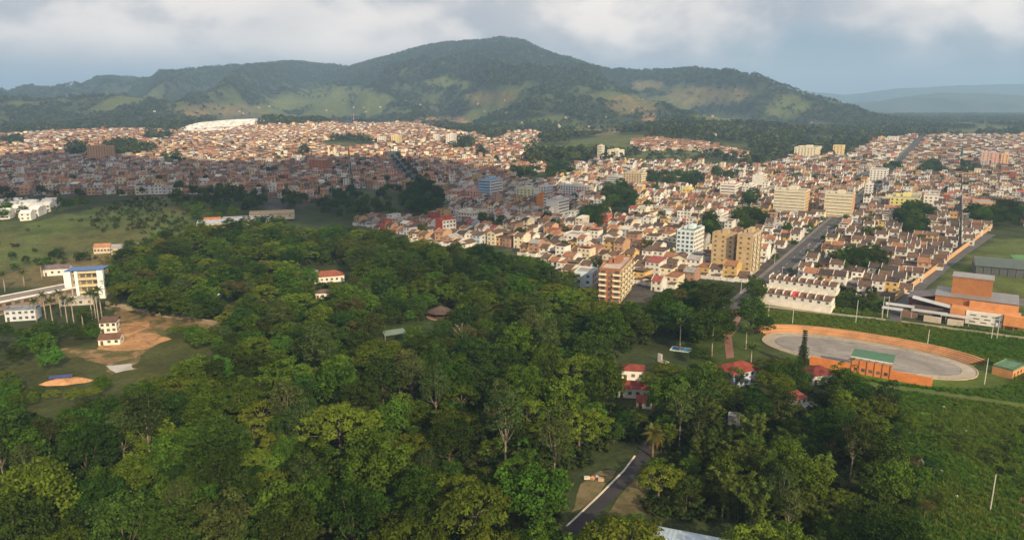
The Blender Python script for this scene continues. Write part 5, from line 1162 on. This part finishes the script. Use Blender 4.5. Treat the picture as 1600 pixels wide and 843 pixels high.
for k in KINDS:
    for vi, v in enumerate(k['var']): sidx[(k['key'], vi)] = len(src); src.append((v[0], k['leaf']))
tsrc = len(src)
scatter('woodland', 'mass of mixed park and town trees beyond the nearer wood', 'trees', src, [(t[2], t[3], t[4]) for t in others], [sidx[(t[0]['key'], t[1])] for t in others], [t[5] for t in others], [t[6] for t in others])
# undergrowth
up = []; g = np.random.default_rng(4)
bx, by = g.uniform(-480, 380, 30000), g.uniform(100, 480, 30000); gx, gy = proj(bx, by, 0)
ok = inpoly(gx, gy, [(p[0], p[1]+14) for p in FOREST_P]) | inpoly(gx, gy, [(1290, 480), (1390, 497), (1390, 470), (1290, 445)])
for h in HOLES: ok &= ~inpoly(gx, gy, h)
for kx, ky, kr in KEEP: ok &= (bx-kx)**2+(by-ky)**2 > (kr+1)**2
mead = inpoly(gx, gy, MEADOW) & (gy > 605) & (vnoise(bx, by, 20, 5) > .66) & (g.random(30000) < .8)
for (a, b, c, d, Yo) in CLEAR: ok &= ~((gx > a) & (gx < b) & (gy > b*0+c*0+b*0+b*0+0) & (gy > d-6) & (gy < d+12))
sel = np.where(ok | mead)[0][:9000]
hx, hy = g.uniform(-720, -150, 9000), g.uniform(440, 900, 9000); hzz = Z(hx, hy); qx, qy = proj(hx, hy, hzz)
hk = inpoly(qx, qy, HILL) & ((vnoise(hx+hy*.3, hy, 55, 12) > .66) | (np.abs((hx*.45+hy*.9) % 62-31) < 2.2) | (g.random(9000) < .03)); hsel = np.where(hk)[0]
bs = [(low_tree(60+i, 1.6, 2.4+.5*i, -.2, 16, 26, .42), c) for i, c in enumerate([(.034, .056, .013), (.044, .072, .015), (.026, .042, .012), (.05, .07, .018)])]
scatter('undergrowth', 'leafy shrubs and undergrowth on the park floor, meadow and grassy hill', 'shrubs', bs, np.concatenate([np.stack([bx[sel], by[sel], 0*sel], 1), np.stack([hx[hsel], hy[hsel], hzz[hsel]], 1)]), g.integers(0, 4, len(sel)+len(hsel)), g.uniform(0, 6.28, len(sel)+len(hsel)), np.concatenate([np.where(mead[sel], g.uniform(.3, .7, len(sel)), g.uniform(.6, 1.35, len(sel))), g.uniform(.5, 1.1, len(hsel))]))
# meadow grass tufts
def tuft(seed):
    g = np.random.default_rng(seed); k = 26; a = g.uniform(0, 6.28, k); r = g.uniform(0, .5, k); b = np.stack([np.cos(a)*r, np.sin(a)*r, 0*a], 1); t = b*1.5+np.stack([g.normal(size=k)*.2, g.normal(size=k)*.2, g.uniform(.35, .8, k)], 1); s = np.stack([-np.sin(a), np.cos(a), 0*a], 1)*.07
    V = np.stack([b-s, b+s, t+s*.3, t-s*.3], 1).reshape(-1, 3); return quadmesh('blades', V, np.arange(4*k).reshape(-1, 4), 'leaf', tone=g.uniform(.7, 1.3, k))
mx, my = g.uniform(60, 420, 160000), g.uniform(120, 400, 160000); gx, gy = proj(mx, my, 0)
LOT = [(1288, 452), (1388, 470), (1388, 498), (1285, 486)]
ok = (inpoly(gx, gy, MEADOW) | inpoly(gx, gy, LOT)) & (gx < 1660)
q = np.stack([(mx-cen[0])*ax[0]+(my-cen[1])*ax[1], -(mx-cen[0])*ax[1]+(my-cen[1])*ax[0]], 1); ok &= (q[:, 0]/(LEN+11))**2+(q[:, 1]/(RW+11))**2 > 1
for line in ([(1195, 478), (1300, 490), (1400, 501), (1480, 512), (1600, 528), (1800, 548)], [(1330, 598), (1420, 608), (1520, 622), (1640, 640)]):
    for a, b in zip(line[:-1], line[1:]):
        a, b = np.array(G(*a)[:2]), np.array(G(*b)[:2]); d = b-a; t = np.clip(((mx-a[0])*d[0]+(my-a[1])*d[1])/(d@d), 0, 1); ok &= (mx-a[0]-t*d[0])**2+(my-a[1]-t*d[1])**2 > 2.6**2
sel = np.where(ok)[0][:34000]; dry = vnoise(mx, my, 24, 9)[sel]
scatter('meadow_grass', 'tall rough grass of the meadow around the rink', 'grass', [(tuft(1), (.068, .148, .018)), (tuft(2), (.090, .170, .020)), (tuft(3), (.125, .182, .028))], np.stack([mx[sel], my[sel], 0*sel], 1), np.clip((dry*3.4+g.normal(size=len(sel))*.5-.3).astype(int), 0, 2), g.uniform(0, 6.28, len(sel)), g.uniform(.6, 1.5, len(sel)))
# mountain and hill forest
n = 420000; yy = 1000+(g.random(n)**.75)*4700; xx = g.uniform(-.85, .85, n)*yy; zz = Z(xx, yy); gx, gy = proj(xx, yy, zz)
fo = fbm(xx, yy, 300, 5, 21); cl = fbm(xx, yy, 60, 3, 51); ok = ((fo < .61) | (gy < 135)) & ((cl > .40) | (gy < 130)) & (gx > -60) & (gx < 1660) & (gy < 330)
fw = (vnoise(xx, yy, 40, 6)-.5)*.5
for cx, cy, a, b, k in FIELDS: ok &= ~((((gx-cx)/a)**2+((gy-cy)/b)**2+fw < .95) & (g.random(n) < .85))
tn = inpoly(gx, gy, TOWN_L) | inpoly(gx, gy, TOWN_R) | inpoly(gx, gy, ESTATE) | inpoly(gx, gy, WHITE_EST); ok &= ~tn | (inell(gx, gy, GREENS) & (gy < 256)); ok &= ~inpoly(gx, gy, HILL)
ok &= g.random(n) < np.where(yy < 2600, .5, .85)
sel = np.where(ok)[0][:90000]; print('far trees', len(sel))
ms_ = [(low_tree(80+i, 5.2, 11+i, 2, 12, 8, 2.3), c) for i, c in enumerate([(.044, .064, .020), (.060, .090, .022), (.088, .110, .028), (.036, .052, .020)])]
scatter('mountain_forest', 'forest covering the mountain slopes and foothills behind the town', 'forest', ms_, np.stack([xx[sel], yy[sel], zz[sel]], 1), g.integers(0, 4, len(sel)), g.uniform(0, 6.28, len(sel)), g.uniform(.7, 1.5, len(sel))*np.where(yy[sel] > 3500, 1.25, 1))
# scattered farmhouses on the slopes
for i in range(70):
    px = R.uniform(30, 1330); py = R.uniform(150, 200)+(12 if px > 850 else 0)
    if py < np.interp(px, [0, 540, 785, 1080, 1330], [190, 150, 140, 150, 205]): continue
    p = G(px, py)
    if p[1] > 5000: continue
    r = link('farmhouse', None, None, p, R.uniform(-.6, .6)); tagp(r, 'small pale farmhouse on the wooded mountain slope', 'house', 'farmhouses on the mountain slope')
    w, d, h = R.uniform(7, 12), R.uniform(6, 8), R.uniform(3, 4.5)
    obj('wall', MB().box(-w/2, w/2, -d/2, d/2, -4, h), 'plaster', r, R.choice([(.45, .43, .38), (.42, .36, .27), (.36, .26, .2)])); obj('roof', MB().prism([(-d/2-.4, h-.1), (0, h+2), (d/2+.4, h-.1), (d/2+.4, h-.3), (-d/2-.4, h-.3)], -w/2-.3, w/2+.3, 'x'), 'tile', r, R.choice([ROOFOR, ROOFBR, (.45, .42, .4)]))
# araucaria by the rink
p = G(1253, 575); cf = link('conifer_tree', None, None, p); tagp(cf, 'narrow tiered conifer standing in front of the rink', 'tree')
obj('trunk', MB().tube([(0, 0, -.3), (0, 0, 15.5)], [.28, .05]), 'bark', cf, BK)
P = [(cos(a)*q*1.15, sin(a)*q*1.15, 1.6+i*.85) for i in range(17) for a in np.linspace(0, 6.28, 7)+i for q in ((.4, 1.0, 1.8) if i < 9 else (.3, .8))]
P = [(x*(1-.045*(z-1.6)), y*(1-.045*(z-1.6)), z) for x, y, z in P]; link('crown', crown_mesh('crown', [leaves(P, .62, 16, .45, 5, .5)]), cf, col=(.062, .09, .035))
# leafless trees
for px, py, h, lab in [(797, 690, 9, 'bare grey branching tree among dark crowns'), (722, 540, 10, 'bare pale tree by the park lawn')]:
    p = G(px, py); r = link('bare_tree', None, None, p); tagp(r, lab, 'tree'); mb = MB(); g2 = random.Random(px)
    obj('trunk', MB().tube([(0, 0, -.3), (.2, 0, h*.5), (.1, .2, h*.7)], [.26, .2, .12]), 'bark', r, (.36, .32, .27))
    for i in range(16):
        a = g2.uniform(0, 6.28); z0 = h*g2.uniform(.35, .68); l = g2.uniform(2, 4); e = (cos(a)*l, sin(a)*l, z0+l*g2.uniform(.6, 1.1)); mb.tube([(.15, .05, z0), (e[0]*.55, e[1]*.55, z0+(e[2]-z0)*.45), e], [.1, .07, .03], 4)
        for j in range(2): mb.tube([(e[0]*.55, e[1]*.55, z0+(e[2]-z0)*.45), (e[0]*.8+g2.uniform(-.8, .8), e[1]*.8+g2.uniform(-.8, .8), e[2]+g2.uniform(0, .8))], [.05, .02], 4)
    obj('branches', mb, 'bark', r, (.36, .32, .27))

# ------------------------------------------------------------------ a cloud high behind the viewer whose shade lies over the near left of the town
ALT = 1500.0
SH = [(-700, 262), (-200, 263), (150, 258), (420, 262), (640, 262), (800, 274), (925, 296), (905, 322), (830, 345), (700, 362), (560, 345), (430, 345), (330, 332), (230, 318), (100, 322), (-100, 326), (-700, 328)]
Wp = []
for px, py in SH:
    d = ray(px, py); t = (HC-5)/-d[2]; g0 = np.array((t*d[0], t*d[1], 5.)); q = g0+SUN_DIR*(ALT-5)/SUN_DIR[2]; Wp.append((q[0], q[1]))
Wp = np.array(Wp); cxs = np.linspace(Wp[:, 0].min()-60, Wp[:, 0].max()+60, 90); cys = np.linspace(Wp[:, 1].min()-60, Wp[:, 1].max()+60, 90)
CXX, CYY = np.meshgrid(cxs, cys); wx = CXX+90*(fbm(CXX, CYY, 150, 4, 1)-.5)*2; wy = CYY+90*(fbm(CXX, CYY, 150, 4, 6)-.5)*2
ins = inpoly(wx, wy, [tuple(p) for p in Wp]) & (fbm(CXX, CYY, 110, 3, 15) > .42)
ed = ins.astype(float)
for _ in range(5): ed = (ed+np.roll(ed, 1, 0)+np.roll(ed, -1, 0)+np.roll(ed, 1, 1)+np.roll(ed, -1, 1))/5
th_ = ed*(90+160*fbm(CXX, CYY, 90, 4, 22))
nx = 90; Vt = np.stack([CXX, CYY, ALT+th_], -1).reshape(-1, 3); Vb = np.stack([CXX, CYY, ALT-th_*.25], -1).reshape(-1, 3)
ii, jj = np.where(ins[:-1, :-1] & ins[1:, :-1] & ins[:-1, 1:] & ins[1:, 1:]); a = ii*nx+jj
Ft = np.stack([a, a+1, a+nx+1, a+nx], 1); Fb = np.stack([a+nx, a+nx+1, a+1, a], 1)+nx*nx
from collections import Counter
ec = Counter()
for f in Ft:
    for k in range(4): ec[(f[k], f[(k+1) % 4])] += 1
sd = [(e[1], e[0], e[0]+nx*nx, e[1]+nx*nx) for e in ec if (e[1], e[0]) not in ec]
def b_cloud(t, out):
    c = N(t, 'ShaderNodeRGB'); c.outputs[0].default_value = (.85, .86, .88, 1); surf(t, out, c.outputs[0], 1.0, 0)
material('cloud_white', b_cloud)
tagp(link('cloud', quadmesh('cloud', np.concatenate([Vt, Vb]), np.concatenate([Ft, Fb, np.array(sd, int).reshape(-1, 4)]), 'cloud_white', smooth=True)), kind='structure')

# ------------------------------------------------------------------ haze
hz = link('haze', MB().box(-9500, 9500, -600, 13900, -40, 690).mesh('haze', 'cloud_white')); tagp(hz, kind='stuff')
mh = bpy.data.materials.new('haze_air'); mh.use_nodes = True; t = mh.node_tree; t.nodes.clear(); o = N(t, 'ShaderNodeOutputMaterial')
pv_ = N(t, 'ShaderNodeVolumePrincipled'); pv_.inputs['Color'].default_value = (.42, .66, 1, 1); pv_.inputs['Density'].default_value = 1.05e-4; pv_.inputs['Anisotropy'].default_value = 0
t.links.new(pv_.outputs[0], o.inputs['Volume']); hz.data.materials.clear(); hz.data.materials.append(mh)
